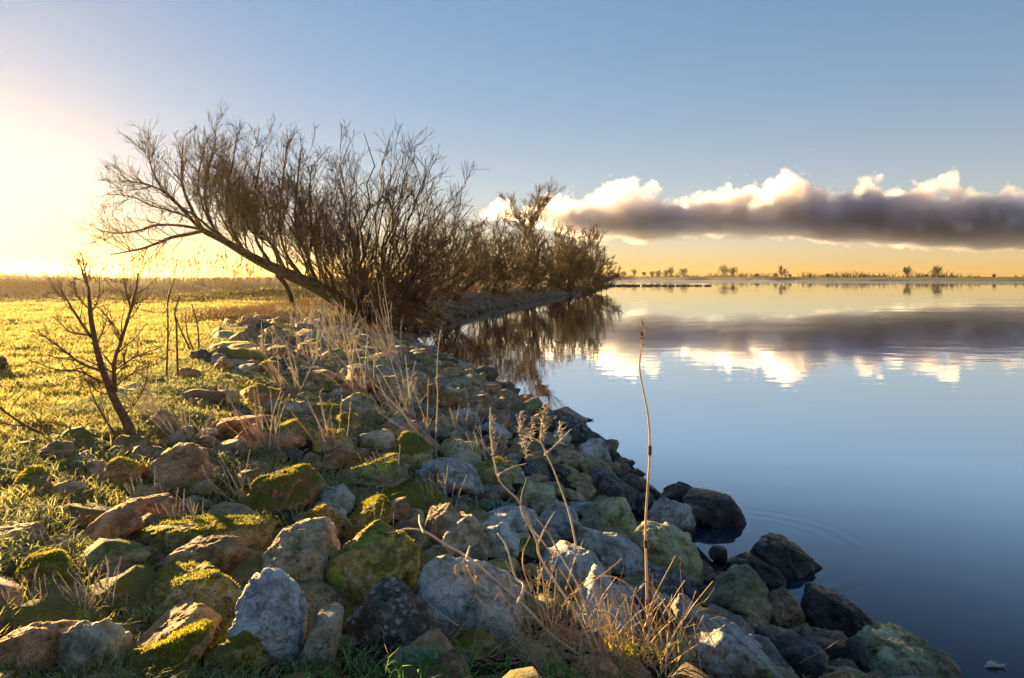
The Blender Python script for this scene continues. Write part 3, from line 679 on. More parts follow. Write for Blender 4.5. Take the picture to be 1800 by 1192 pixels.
# label | colour | moss lichen algae wet | outline pixels
BOULDERS = """
big rounded grey half-dome boulder above the pale upright one|g|.15 .5 0 0|437,1000 493,933 523,918 563,925 582,967 585,993 567,1030 520,1047 470,1040
pale purple-white upright boulder standing beside the half-dome boulder|p|.1 .8 0 0|428,1043 433,1017 457,1005 483,1008 510,1040 530,1083 530,1127 500,1187 470,1185 440,1120
mossy peaked boulder at the bottom edge, in front of the pale upright one|o|1 .3 0 0|318,1195 360,1147 437,1102 457,1120 487,1195
grey-brown block with a straight pale top edge near the bottom corner|g|.3 .3 0 0|88,1192 103,1127 133,1098 187,1090 207,1133 200,1173 150,1195
reddish flat boulder cut by the bottom corner of the picture|r|.5 .2 0 0|-30,1150 0,1125 50,1112 93,1130 92,1195 -30,1200
long mossy brown boulder slanting at the bottom, beside the straight-edged block|b|.9 .2 0 0|210,1190 233,1147 347,1112 363,1130 353,1153 327,1180 235,1200
narrow brown boulder wedged under the wide olive boulder|b|.5 .2 0 0|207,1130 267,1100 333,1080 373,1093 377,1110 250,1150
wide olive boulder with white lichen patches beside the pale upright one|o|.7 .8 0 0|240,1063 260,1030 290,1015 430,1000 433,1027 413,1067 377,1083 247,1083
long low boulder with a mossy ridge, uphill of the half-dome boulder|o|.9 .4 0 0|227,967 243,933 300,918 450,922 477,940 467,960 255,977
flat brown slab between the mossy ridge boulder and the wide olive boulder|b|.4 .3 0 0|267,990 330,955 400,950 455,975 440,1000 267,1015
dark green mossy boulder in the grass near the picture edge|o|1 .1 0 0|20,1030 53,977 93,973 160,997 133,1035 23,1047
small purple-brown stone with a bright grass fringe below it|r|.1 .2 0 0|160,1013 197,993 247,1013 247,1030 187,1033
slanting reddish slab half sunk in frosted grass|r|.3 .1 0 0|113,943 187,900 217,890 260,913 217,933 150,965
pinkish flat-topped boulder sunk in grass above the slanting slab|r|.1 .1 0 0|213,880 283,871 310,880 320,900 273,913 220,910
brown boulder cut by the picture edge amid frosted grass|b|.4 .2 0 0|-20,930 50,928 70,943 63,967 0,975
round dome boulder capped with yellow-green moss and a reddish flank|r|1 .2 .3 0|433,860 447,840 520,836 547,867 533,893 467,905 437,887
big brown peaked boulder downhill of the sapling|b|.4 .2 0 0|255,850 280,805 310,782 353,790 365,837 353,863 295,862
red-brown stone poking from grass beneath the sapling|r|.6 .1 0 0|180,855 190,812 207,806 250,830 240,855
tawny stone with mossy flank in the grass below the sapling|t|.5 .1 0 0|83,885 97,853 123,843 143,860 143,882
low dark brown stone in bright grass near the picture edge|b|.7 .1 0 0|25,845 43,827 97,840 93,862 30,865
brown boulder peeping out behind the half-dome boulder|b|.6 .2 0 0|517,920 567,888 593,917 593,955 580,960
small tan stone tucked beneath the half-dome boulder|t|.1 .2 0 0|515,1055 545,1068 550,1090 530,1108 518,1085
large boulder with a bright green algae patch in the centre foreground|o|.75 .5 1 0|578,1050 585,983 663,917 690,917 730,960 738,990 718,1035 685,1050 625,1078 588,1075
large blue-grey lichen boulder behind the looping dry stem|l|.2 1 .15 0|722,1042 747,997 787,978 860,982 890,1013 917,1067 917,1110 833,1127 770,1117
dark wide boulder speckled white, in front of the green algae boulder|d|.1 .7 0 0|608,1097 647,1057 693,1043 720,1053 763,1083 767,1122 733,1145 690,1138 615,1122
narrow grey slab leaning diagonally at the bottom, beside the pale upright one|g|.2 .8 0 0|520,1195 550,1097 567,1077 603,1073 597,1110 577,1195
yellow-mossed boulder leaning behind the green algae boulder|o|1 .4 0 0|585,965 617,907 660,885 687,900 687,917 600,965
angular boulder with a thick golden moss shoulder and a flat tail|b|1 .2 0 0|663,870 690,837 717,837 763,866 820,868 823,887 783,900 733,897 670,887
smooth grey dome boulder behind the golden moss shoulder|g|.2 .3 0 0|727,832 767,815 800,813 833,830 853,860 850,873 767,863
broad mossy grey boulder with a pale lichen face|g|.8 .8 .3 0|580,840 597,827 673,807 707,810 723,833 683,863 590,863
flat pale frosted stone below the broad mossy grey one|l|.3 .9 .3 0|557,867 597,860 623,880 617,900 573,897
small brown peaked boulder behind the sunlit streaked one|b|.2 .2 0 0|735,935 753,907 790,890 813,903 800,930 743,965
dark boulder with a sunlit orange streaked face|t|0 .3 0 0|757,980 783,930 830,908 863,950 870,985 783,990
long boulder with an orange sunlit ridge beneath the dry stems|g|.3 .3 0 0|820,890 877,897 910,885 950,917 953,943 900,945 835,935
grey wedge with a white streak beside the sunlit streaked one|l|0 .9 0 0|853,927 883,920 913,960 890,995 870,985
greenish grey boulder just behind the fork of dry stems|g|.3 .7 .25 0|933,893 977,883 1010,900 1033,933 1013,945 955,940
speckled green-grey boulder left of the tall single stalk|o|.2 .8 .3 0|1020,903 1060,878 1090,875 1110,897 1117,930 1107,940 1050,937
long pale blue-grey boulder crossed by the tall stalk|l|.1 1 0 0|1010,953 1027,940 1087,940 1123,960 1155,990 1147,1003 1127,1017 1077,1013
blue-grey boulder partly hidden behind the dry stems|l|.1 1 0 0|950,1000 1000,970 1043,977 1080,1013 1080,1033 970,1040
pale grey boulder with white streaks behind the fan of straw stems|l|.1 1 0 0|1010,1053 1047,1020 1083,1033 1123,1067 1130,1103 1083,1120 1013,1100
tall rounded olive-grey boulder right of the tall stalk|o|.3 .8 .3 0|1113,940 1127,927 1167,925 1197,937 1230,960 1238,1027 1213,1035 1150,1005 1120,960
grey boulder with a tawny top behind the tall olive-grey one|g|.2 .5 0 0|1117,917 1160,890 1190,886 1217,893 1223,937 1187,945 1127,925
dark arched wet boulder at the water's edge, behind the others|d|0 .3 0 .5|1152,877 1170,863 1200,850 1217,855 1238,877 1213,887 1160,890
dark round wet boulder with its reflection, at the end of the point|k|0 .2 0 .8|1203,890 1247,872 1287,877 1305,900 1307,928 1250,930 1225,917
long black wet boulder lying in the water, pointed to the lake|k|0 .2 0 .9|1303,970 1325,950 1373,953 1417,973 1452,1003 1430,1013 1377,1013 1330,990
small black stone alone in the water inlet|k|0 .1 0 .9|1243,973 1257,962 1277,963 1278,987 1267,995
flat shiny wet stone behind the green-topped wet boulder|d|0 .3 0 1|1272,1005 1277,980 1323,980 1367,1000 1383,1020 1367,1037 1310,1030
wet boulder with a greenish rounded top beside the inlet|o|.2 .4 0 .45|1213,1050 1273,1023 1293,1003 1320,1000 1343,1020 1343,1043 1320,1077 1267,1093
round brown wet boulder next to the sharp black one|b|.1 .4 0 .6|1318,1070 1353,1040 1383,1038 1403,1060 1412,1093 1400,1110 1333,1105
sharp-ridged glossy black boulder standing in the water|k|0 .3 0 1|1415,1073 1425,1043 1433,1038 1507,1067 1533,1090 1540,1110 1523,1118 1477,1113 1430,1100
low dark boulder at the foot of the tall olive-grey one|d|.1 .5 0 .2|1143,1010 1200,1005 1223,1023 1220,1047 1187,1060 1155,1045
triangular grey wedge boulder behind the big speckled front boulder|g|.1 .7 0 .2|1183,1067 1193,1047 1207,1053 1250,1100 1233,1127 1200,1150 1183,1147
big speckled boulder with a sunlit tip at the bottom edge|g|.3 1 .1 0|1205,1135 1233,1113 1260,1103 1283,1110 1333,1140 1380,1170 1393,1200 1208,1205
large pale olive boulder with a sunlit spot in the bottom corner by the water|o|.1 .7 0 0|1463,1180 1520,1143 1547,1132 1610,1133 1670,1155 1725,1205 1455,1210
small grey cobble against the round brown wet boulder|l|0 .5 0 .4|1290,1075 1310,1068 1323,1083 1317,1097 1293,1093
flat grey stone below the small cobble by the water|g|0 .5 0 .5|1253,1097 1310,1095 1333,1120 1323,1130 1270,1115
narrow dark stone in front of the round brown wet boulder|d|0 .3 0 .6|1327,1103 1353,1110 1383,1137 1367,1147 1333,1135
purple-brown wet boulder behind the big speckled front boulder|d|0 .2 0 .5|1367,1147 1390,1133 1430,1130 1463,1160 1460,1180 1377,1170
flat wet slab awash in front of the sharp black boulder|d|0 .5 0 1|1393,1130 1413,1112 1483,1120 1500,1133 1460,1157
dark brown stone between the awash slab and the corner boulder|k|0 .2 0 .5|1467,1165 1500,1130 1523,1133 1478,1175
dark boulder behind the base of the tall stalk|d|.1 .7 0 .1|1110,1035 1133,1030 1160,1053 1180,1083 1170,1110 1143,1105
tiny black stone between the olive-grey boulder and the inlet|k|0 .1 0 .8|1238,1015 1263,1013 1265,1030 1240,1035
long dark stone touching the water below the tall stalk|d|0 .3 0 .3|1090,840 1103,830 1123,837 1153,870 1147,875 1097,853
dark ridged boulder beside the brown upright cobble|d|0 .4 0 .2|1040,840 1063,832 1093,848 1127,867 1127,887 1110,900 1057,867
brown upright cobble near the shore behind the dry stems|b|.1 .3 0 0|1013,850 1030,840 1048,860 1043,883 1017,880
smooth olive-grey boulder at the water's edge behind the brown cobble|o|.2 .3 0 .1|1017,813 1033,805 1060,810 1092,837 1083,847 1037,835
small dark stone between the ridged boulder and the arched wet one|d|0 .3 0 .3|1113,887 1133,873 1152,878 1152,890 1113,910
grey cobble half hidden behind the speckled green-grey boulder|g|.2 .3 0 0|1000,885 1043,882 1042,902 1008,908
dark squarish boulder on the waterline beside the frosted seed heads|g|.2 .2 0 .2|1013,777 1040,768 1063,777 1075,800 1073,820 1033,812
black domed boulder on the waterline behind the frosted seed heads|d|.1 .2 0 .35|963,747 977,732 1000,735 1030,765 1007,770 980,785 963,767
brown-grey boulder in front of the waterline squarish one|b|.2 .2 0 0|980,797 1010,785 1030,803 1017,826 977,822
dark rounded boulder at the shore behind the first seed head|d|.1 .3 0 .2|883,737 907,723 930,730 940,743 920,762 893,752
angular brown shore boulder farther along the waterline|b|.2 .2 0 .1|855,707 873,697 900,723 893,732 867,729
brown lumpy pair-topped boulder on the shore farther off|b|.3 .1 0 0|767,697 783,680 817,687 830,712 793,710 770,712
broad tan slab draped with dry grass in mid-bank|t|.1 .1 0 0|667,687 673,663 700,667 720,687 767,707 700,720 670,710
dark mossy boulder with a flat grey top in mid-bank|g|.6 .3 0 0|603,703 620,693 647,692 680,723 673,735 633,745 613,722
golden mossed wedge below the dark flat-topped boulder|o|.9 .1 0 0|573,747 600,723 617,723 637,747 627,762 583,760
green mossed cushion-like boulder left of the golden wedge|o|1 .1 .3 0|543,730 557,710 600,713 593,732
squat olive boulder with pinkish foot in mid-bank|o|.7 .3 .2 0|543,767 567,757 603,757 620,783 613,799 570,799
dark boulder with a large white lichen patch beside the squat olive one|g|.3 1 .1 0|623,763 673,757 695,767 693,785 633,792
squarish block covered in thick golden moss|o|1 .1 0 0|695,777 707,763 730,763 757,790 757,825 727,829 697,810
dark boulder with one white lichen spot, right of the golden block|o|.5 .9 0 0|757,787 800,777 843,783 847,809 800,820 767,813
olive rounded boulder behind the white-spotted one|o|.5 .2 0 0|743,747 773,732 800,730 813,750 767,756
grey boulder pointing up behind the small frosted tuft|g|.3 .3 0 0|790,723 827,717 843,740 837,765 807,740
flat grey boulder beside the first seed head near the shore|g|.2 .4 0 0|843,750 863,740 900,757 900,770 863,770
greenish boulder under the frosted seed heads|o|.4 .6 .2 0|903,877 927,847 973,857 978,877 933,888
mossy brown boulder between the grey dome and the seed heads|o|.6 .3 0 0|843,822 870,810 903,810 907,837 883,865 853,857
small grey peaked boulder in front of the tan slab|g|.2 .5 0 0|667,745 700,723 720,740 713,755 680,759
reddish rounded boulder below the squat olive one|r|.3 .2 0 0|567,803 600,790 630,800 627,819 577,822
wide dark red-brown boulder in front of the log|r|.4 .1 0 0|360,747 383,737 463,733 460,750 400,770 367,762
pale brown peaked boulder below the wide red-brown one|r|.3 .3 0 0|387,783 440,748 467,767 457,795 393,799
low olive boulder uphill of the golden wedge|o|.6 .1 0 0|480,752 520,737 557,755 513,772
mossy brown mound of stone beyond the log end|b|.7 .1 0 0|413,692 447,677 493,690 487,709 433,719
dark flat grey boulder beyond the low olive one|g|.3 .2 0 0|490,715 533,707 550,717 530,735 493,729
olive pebble-smooth boulder behind the dark flat grey one|o|.6 .1 0 0|513,695 540,688 567,703 520,709
brown mossy boulder at the crest beside the twiggy shoots|b|.6 .1 0 0|443,652 463,635 493,640 490,662 457,665
dark peaked stone at the crest of the bank by the meadow|b|.4 .1 0 0|363,655 393,623 410,640 383,659
red-brown stone at the edge of the meadow near the twiggy shoots|r|.3 .1 0 0|297,659 323,647 353,660 333,672
mossy hump of stone between meadow and bank|o|.9 .1 0 0|243,682 267,667 290,663 287,685
small dark stone just below the log|d|.2 .4 0 0|390,729 410,718 447,727 427,739
thin dark stone lying flat in the water off the squarish boulder|d|0 .1 0 .6|1070,812 1090,806 1120,810 1122,817 1080,819
dark flat wet stone awash at the edge below the tall stalk|k|0 .1 0 .9|1108,830 1122,826 1137,832 1128,838 1112,837
"""
stone_spots = []   # (x, y, radius) of everything already placed

def outline_boulder(label, col, vals, pts, idx):
    pts = np.array(pts, float)
    x0, y0 = pts.min(0); x1, y1 = pts.max(0)
    h_px, w_px = y1 - y0, x1 - x0
    d = hit((x0 + x1) / 2, y1 - .12 * h_px)
    wet_one = vals[3] >= .4 or 'water' in label
    # push what is hidden below a bit further down so that the stone sits in the bank
    low = pts[:, 1] > y0 + .55 * h_px
    pts[low, 1] += (.05 if vals[3] >= .4 else .22) * h_px
    c = pts.mean(0)
    m_w = w_px / FPX * d; m_h = h_px / FPX * d
    dep = .5 * (.55 * m_w + .45 * m_h) * rng.uniform(.95, 1.25)
    dc = d + dep * .45
    q = (pts - c) * np.array([1, -1]) / FPX * dc
    # order round the centroid, edge planes
    o = np.argsort(np.arctan2(q[:, 1], q[:, 0])); q = q[o]
    e = np.roll(q, -1, 0) - q; nrm = np.stack([e[:, 1], -e[:, 0]], -1)
    ln = np.linalg.norm(nrm, axis=-1); keep = ln > 1e-5
    nrm = nrm[keep] / ln[keep, None]; dist = (nrm * q[keep]).sum(-1); dist = np.maximum(dist, .12 * m_h)
    planes = [np.array([n[0], rng.uniform(-.10, .10), n[1]]) for n in nrm]; dists = list(dist * 1.03)
    for k in range(8):                      # facets of the front and the back
        v = rng.normal(0, 1, 3); v[1] = (-1 if k < 5 else 1) * abs(v[1]) - (.35 if k < 5 else -.35)
        if k == 0: v = np.array([rng.normal(0, .3), -.55, .8])
        v = v / np.linalg.norm(v)
        if abs(v[1]) < .45: v[1] = math.copysign(.6, v[1]); v /= np.linalg.norm(v)
        sup = max(abs((q @ v[[0, 2]])).max(), .05)
        planes.append(v); dists.append(rng.uniform(.68, 1.0) * (abs(v[1]) * dep + .62 * sup * math.sqrt(max(0, 1 - v[1] ** 2)) * .9))
    planes = unit(np.array(planes)); dists = np.array(dists)
    area = w_px * h_px
    sub = 5 if area > 5500 else (4 if area > 1200 else 3)
    V, F = rock_surface(planes, dists, sub, 20 if 'round' in label or 'dome' in label else 55, idx, .075)
    loc = P(c[0], c[1], dc)
    me = mesh_np('boulder', V, F)
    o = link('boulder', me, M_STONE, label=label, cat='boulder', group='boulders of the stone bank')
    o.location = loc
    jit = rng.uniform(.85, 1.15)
    light_tint = np.array([1.18, 1.0, .70]) if c[0] < 700 and col != 'p' else np.full(3, 1.25 if vals[3] < .3 else 1.0)  # warm light on the left and lifted shade on the right, put into colour
    o.color = (*np.minimum(np.array(COLS[col]) * jit * light_tint, .6), 1)
    for k, v in zip(('moss', 'lichen', 'algae', 'wet'), vals): o[k] = float(v)
    stone_spots.append((loc[0], loc[1], .5 * m_w))
    return o, V, F, area

heroes = []
for i, row in enumerate([r for r in BOULDERS.strip().splitlines() if r.strip()]):
    lab, col, vals, pts = row.split('|')
    heroes.append(outline_boulder(lab, col, [float(v) for v in vals.split()], [tuple(float(c) for c in p.split(',')) for p in pts.split()], i))

# fuzzy moss growing on the mossy boulders, one cushion per boulder
for o, V, F, area in heroes:
    if o['moss'] < .55 or area < 1200: continue
    tri = V[F]; nn = np.cross(tri[:, 1] - tri[:, 0], tri[:, 2] - tri[:, 0]); ar = np.linalg.norm(nn, axis=-1); nn = unit(nn)
    cen = tri.mean(1) + np.array(o.location)
    w = ar * sstep(.35, .75, nn[:, 2] + 3.2 * (fbm(cen * 9, 4, 31) - .5)) * o['moss']
    if w.sum() <= 0: continue
    nb = int(min(2600, 250 + area * .32))
    pick = rng.choice(len(F), nb, p=w / w.sum()); bc = rng.dirichlet((1, 1, 1), nb)
    p = (tri[pick] * bc[:, :, None]).sum(1)
    L = rng.uniform(.004, .013, nb)[:, None] * (1 if area > 3000 else 1.4)
    dirv = unit(nn[pick] + rng.normal(0, .55, (nb, 3))); side = unit(np.cross(dirv, rng.normal(0, 1, (nb, 3)))) * .0028
    V3 = np.stack([p - side - dirv * .002, p + side - dirv * .002, p + dirv * L], 1).reshape(-1, 3)
    mo = link('moss', mesh_np('moss', V3, np.arange(nb * 3).reshape(-1, 3), False), M_MOSS, o); mo['kind'] = 'stuff'

# generic riprap stones that fill the bank
def generic_rock(sub, seed):
    npl = 10; pl = unit(rng.normal(0, 1, (npl, 3))); ds = rng.uniform(.48, .9, npl)
    return rock_surface(np.vstack([pl, np.eye(3), -np.eye(3)]), np.concatenate([ds, np.ones(6)]), sub, 45, seed, .075)
VAR = [generic_rock(3, 100 + k) for k in range(14)]
VARME = [mesh_np('stone', V, F) for V, F in VAR]
VARLOW = [generic_rock(2, 200 + k) for k in range(10)]
for me in VARME: me.materials.append(M_STONE)

cand = []
tries = 26000
ys = np.exp(rng.uniform(math.log(2.0), math.log(150), tries))
us = rng.uniform(-.55, 5.0, tries)
# points along the shore: walk inland from a random shore point
seg = SHORE[3:22]
def inland(y, u):
    xs = np.interp(y, seg[:, 1], seg[:, 0]); dxdy = (np.interp(y + .3, seg[:, 1], seg[:, 0]) - np.interp(y - .3, seg[:, 1], seg[:, 0])) / .6
    nx, ny = -1 / np.sqrt(1 + dxdy ** 2), dxdy / np.sqrt(1 + dxdy ** 2)
    return xs + nx * u, y + ny * u
X, Y = inland(ys, us)
U = shore_dist(X, Y); Z = height(X, Y, U)
spots = np.array(stone_spots)
GR = .16
taken = {}
def free(x, y, r):
    c = int(x // 1.0), int(y // 1.0)
    for a in (-1, 0, 1):
        for b in (-1, 0, 1):
            for (sx, sy, sr) in taken.get((c[0] + a, c[1] + b), ()):
                if (sx - x) ** 2 + (sy - y) ** 2 < (.72 * (sr + r)) ** 2: return False
    return True
def take(x, y, r): taken.setdefault((int(x // 1.0), int(y // 1.0)), []).append((x, y, r))
for x, y, r in stone_spots: take(x, y, r * .85)
placed = []
for x, y, u, z in zip(X, Y, U, Z):
    far = y > 24
    if y < 9.5 and u < (.3 if y < 6.6 else .1): continue
    if u < -.25 or u > (2.2 if far else 4.6 + .4 * math.sin(y * 2.1)): continue
    if not far and y > 5.5 and u > 2.9 and random.random() < .35 + .2 * (u - 2.9): continue
    if abs(x) > y * .8 + .3: continue
    r = random.uniform(.10, .25) if not far else random.uniform(.13, .32)
    if 8 <= y <= 24: r = random.choice((random.uniform(.11, .2), random.uniform(.16, .28), random.uniform(.22, .32))) * (1 if y < 14 else .8)
    if y < 8: r = random.uniform(.07, .17)
    if 9.5 <= y < 30 and u < r * .7: continue
    if not free(x, y, r): continue
    take(x, y, r); placed.append((x, y, max(z, -.12), r, u))
def shown(s): return s[3] / s[1]
placed.sort(key=shown, reverse=True)
FILL = 300 - len(heroes) - 8
merged_V, merged_F, off = [], [], 0
spit_V, spit_F, soff = [], [], 0
merged_T = []
hero_xy = np.array([[o.location.x, o.location.y] for o, *_ in heroes])
CUT = ' above , standing , at , near , cut , slanting , wedged , with , uphill , between , in , half sunk , sunk , amid , capped , downhill , poking , peeping , tucked , behind , beneath , leaning , below , just , left , crossed , partly , right , lying , alone , beside , next , covered , speckled , against , under , on , farther , draped , touching , awash , beyond , pointing , by , half hidden , among'.split(',')
def short(lab):
    k = min([lab.find(c + ('' if c.endswith(' ') else ' ')) for c in CUT if lab.find(c + ('' if c.endswith(' ') else ' ')) > 0] + [len(lab)])
    return lab[:k].rstrip(' ,')
_sh = [short(o['label']) for o, *_ in heroes]
anchors, anchor_px = [], []
for (o, *_r), h_ in zip(heroes, _sh):
    if _sh.count(h_) == 1 and 3 <= len(h_.split()) <= 8:
        anchors.append(h_); L_ = o.location; anchor_px.append((900 + L_.x / L_.y * FPX, HORIZON + (CAM_H - L_.z) / L_.y * FPX))
anchor_px = np.array(anchor_px); used_labels = set()
print(len(anchors), 'anchors', anchors[:6])
for k, (x, y, z, r, u) in enumerate(placed):
    sc = np.array([r * random.uniform(1.0, 1.45), r * random.uniform(.9, 1.25), r * random.uniform(.6, .95)])
    rot = Matrix.Rotation(random.uniform(0, 6.28), 3, 'Z') @ Matrix.Rotation(random.gauss(0, .25), 3, 'X') @ Matrix.Rotation(random.gauss(0, .25), 3, 'Y')
    zc = z + sc[2] * ((random.uniform(-.1, .45) if y > 8 else -.12) - .25 * max(0, min(1, (u - 2.6) / 1.5)) * (5.5 < y < 24))
    if k < FILL:
        o = bpy.data.objects.new('stone', VARME[k % len(VARME)]); COL.objects.link(o)
        o.matrix_world = Matrix.Translation((x, y, zc)) @ rot.to_4x4() @ Matrix.Diagonal((*sc, 1))
        tone = random.choice('gbboorrtto' if u > .7 else 'ddkkgbd')
        o.color = (*(np.array(COLS[tone]) * random.uniform(.55, 1.1) * (np.array([1.15, 1.0, .75]) if u > 1.4 else 1)), 1)  # colour holds gap shade and, upslope, the warmth of the sun
        o['moss'] = float(np.clip(random.gauss(.25 + .16 * u, .25), 0, 1)); o['lichen'] = random.uniform(0, .8); o['algae'] = random.choice((0, 0, 0, .3)); o['wet'] = .5 if u < .25 else 0.0
        word = {'g': 'grey', 'b': 'brown', 'o': 'olive', 'r': 'reddish', 'd': 'dark', 't': 'tan', 'k': 'black'}[tone]
        moss_w = 'moss-capped ' if o['moss'] > .7 else ('lichen-speckled ' if o['lichen'] > .55 else ('mossy ' if o['moss'] > .45 else 'bare '))
        size_w = 'tiny' if r < .11 else ('small' if r < .17 else 'middling')
        cx, cy = 900 + x / y * FPX, HORIZON + (CAM_H - zc) / y * FPX
        order = np.argsort(((anchor_px - (cx, cy)) ** 2).sum(-1))
        lab = None
        if y < 17:
            for q in range(3):
                a, b2 = order[q], order[q + 1]
                dx, dyy = cx - anchor_px[a][0], cy - anchor_px[a][1]
                rel = ('right of' if dx > 0 else 'left of') if abs(dx) > abs(dyy) * 1.3 else ('in front of' if dyy > 0 else 'behind')
                for c in ('%s %s stone %s the %s' % (size_w, word, rel, anchors[a]), '%s %s%s stone %s the %s' % (size_w, moss_w, word, rel, anchors[a])):
                    if lab is None and c not in used_labels and len(c.split()) <= 16: lab = c
        if lab is None:
            lab = ('%s %s%s stone on the bank before the willows' if y < 27 else '%s %s%s stone edging the shrubby spit') % (size_w, moss_w, word)
        used_labels.add(lab)
        tag(o, lab, 'stone', 'small stones filling the bank')
    else:
        V, F = VAR[k % len(VAR)] if y < 13 else VARLOW[k % len(VARLOW)]
        if y > 27:
            V = (V * sc) @ np.array(rot).T + np.array((x, y, zc)); spit_V.append(V); spit_F.append(F + soff); soff += len(V); continue
        V = (V * sc) @ np.array(rot).T + np.array((x, y, zc))
        merged_V.append(V); merged_F.append(F + off); off += len(V)
        mt = np.array(COLS[random.choice('gbboorttgd' if u > .6 else 'ddkgb')]) * random.uniform(.55, 1.15) * np.array([1.12, 1.0, .8])
        merged_T.append(np.tile(np.append(mt, 1.0), (len(V), 1)))
me = mesh_np('riprap', np.concatenate(merged_V), np.concatenate(merged_F)); rp = link('riprap_stones', me, M_STONE, kind='stuff', label='mass of small stones filling the bank as far as the willows')
sp = link('spit_stones', mesh_np('spit_stones', np.concatenate(spit_V), np.concatenate(spit_F)), M_STONE, kind='stuff', label='dark low stones edging the shrubby spit')
sp.color = (.11, .10, .08, 1); sp['moss'] = .6; sp['lichen'] = .1; sp['algae'] = 0.0; sp['wet'] = 0.0
ca = me.color_attributes.new('stone_tint', 'FLOAT_COLOR', 'POINT'); ca.data.foreach_set('color', np.concatenate(merged_T).astype(np.float32).ravel())
rp['tinted'] = 1.0; rp.color = (.40, .32, .19, 1); rp['moss'] = .5; rp['lichen'] = .3; rp['algae'] = 0.0; rp['wet'] = 0.0
print('stones', len(placed), 'heroes', len(heroes))

# the low stone groyne that runs out from the spit
gv, gf, off = [], [], 0
gt = empty('stone_groyne', 'thin dark line of stones running out from the spit into the lake', 'groyne', loc=(0, 0, 0))
for k in range(90):
    px = 1050 + 200 * (k / 90) + random.uniform(-2, 2); dg = 163 + random.uniform(-1.2, 1.2)
    p = P(px, 503, dg); r = random.uniform(.25, .62) * (1 - .4 * k / 90)
    V, F = VARLOW[k % len(VARLOW)]
    gv.append(V * np.array([1.7 * r, r, r * .75]) + np.array([p[0], p[1], .05])); gf.append(F + off); off += len(V)
V = np.concatenate(gv); go = link('stones', mesh_np('groyne_stones', V, np.concatenate(gf)), M_STONE, gt); go['kind'] = 'stuff'
go.color = (.10, .09, .08, 1); go['moss'] = .2; go['lichen'] = 0.0; go['algae'] = 0.0; go['wet'] = .4

# ------------------------------------------------------------------ grass
rng = np.random.default_rng(31); random.seed(31)
def blades(name, base, L, W, lean, mat, label, bend=.5, kind='stuff', parent=None):
    n = len(base)
    a = rng.uniform(0, 2 * np.pi, n); s = np.stack([np.cos(a), np.sin(a), np.zeros(n)], -1) * W[:, None]
    b = rng.uniform(0, 2 * np.pi, n); l = lean * rng.uniform(.2, 1.2, n)
    dirv = np.stack([np.cos(b) * l, np.sin(b) * l, np.ones(n)], -1); dirv = unit(dirv)
    mid = base + dirv * L[:, None] * .55
    tip = mid + unit(dirv + bend * np.stack([np.cos(b), np.sin(b), -.3 * np.ones(n)], -1)) * L[:, None] * .5
    V = np.stack([base - s, base + s, mid - s * .8, mid + s * .8, tip], 1).reshape(-1, 3)
    o5 = (np.arange(n) * 5)[:, None]
    F = np.concatenate([o5 + np.array([[0, 1, 3]]), o5 + np.array([[0, 3, 2]]), o5 + np.array([[2, 3, 4]])])
    return link(name, mesh_np(name, V, F, True), mat, parent, kind=kind, label=label)

HS = np.array([(x, y, r) for x, y, r in stone_spots if y < 14])
def off_stones(x, y, f=.85):
    ok = np.ones(len(x), bool)
    for hx, hy, hr in HS: ok &= (x - hx) ** 2 + (y - hy) ** 2 > (hr * f) ** 2
    return ok

def lawn():
    n = 34000
    a = rng.uniform(R(-46), R(6), n); d = np.exp(rng.uniform(math.log(1.5), math.log(45), n))
    x, y = np.sin(a) * d, np.cos(a) * d
    u = shore_dist(x, y)
    q = np.stack([x, y, 0 * x], -1)
    cornr = 1.0 * (1 - sstep(3.6, 5.6, y))
    dens = sstep(2.7, 4.5, u - cornr + 2.2 * (fbm(q * 1.1, 3, 21) - .5)) + .35 * sstep(1.4, 2.6, u) * sstep(.48, .6, fbm(q * 1.7, 3, 44))
    keep = (rng.uniform(0, 1, n) < dens) & (u > .8)
    x, y, d = x[keep], y[keep], d[keep]
    nb = 13
    sp = .035 + .006 * d
    bx = np.repeat(x, nb) + rng.normal(0, 1, len(x) * nb) * np.repeat(sp, nb); by = np.repeat(y, nb) + rng.normal(0, 1, len(x) * nb) * np.repeat(sp, nb)
    dd = np.repeat(d, nb)
    ok = off_stones(bx, by); bx, by, dd = bx[ok], by[ok], dd[ok]
    z = height(bx, by) - .01
    q = np.stack([bx, by, 0 * bx], -1)
    z = z + (1 - sstep(25, 45, np.hypot(bx, by))) * (fbm(q * 5.0, 3, 9) - .5) * .07
    lump = fbm(q * 2.3, 2, 50)
    L = rng.uniform(.025, .075, len(bx)) * (.5 + 1.2 * lump) * (1 + .02 * dd)
    W = .0022 + .00055 * dd
    blades('lawn_grass', np.stack([bx, by, z], -1), L, W, .8, M_GRASS, 'short frosted meadow grass lit yellow by the low sun')
lawn()

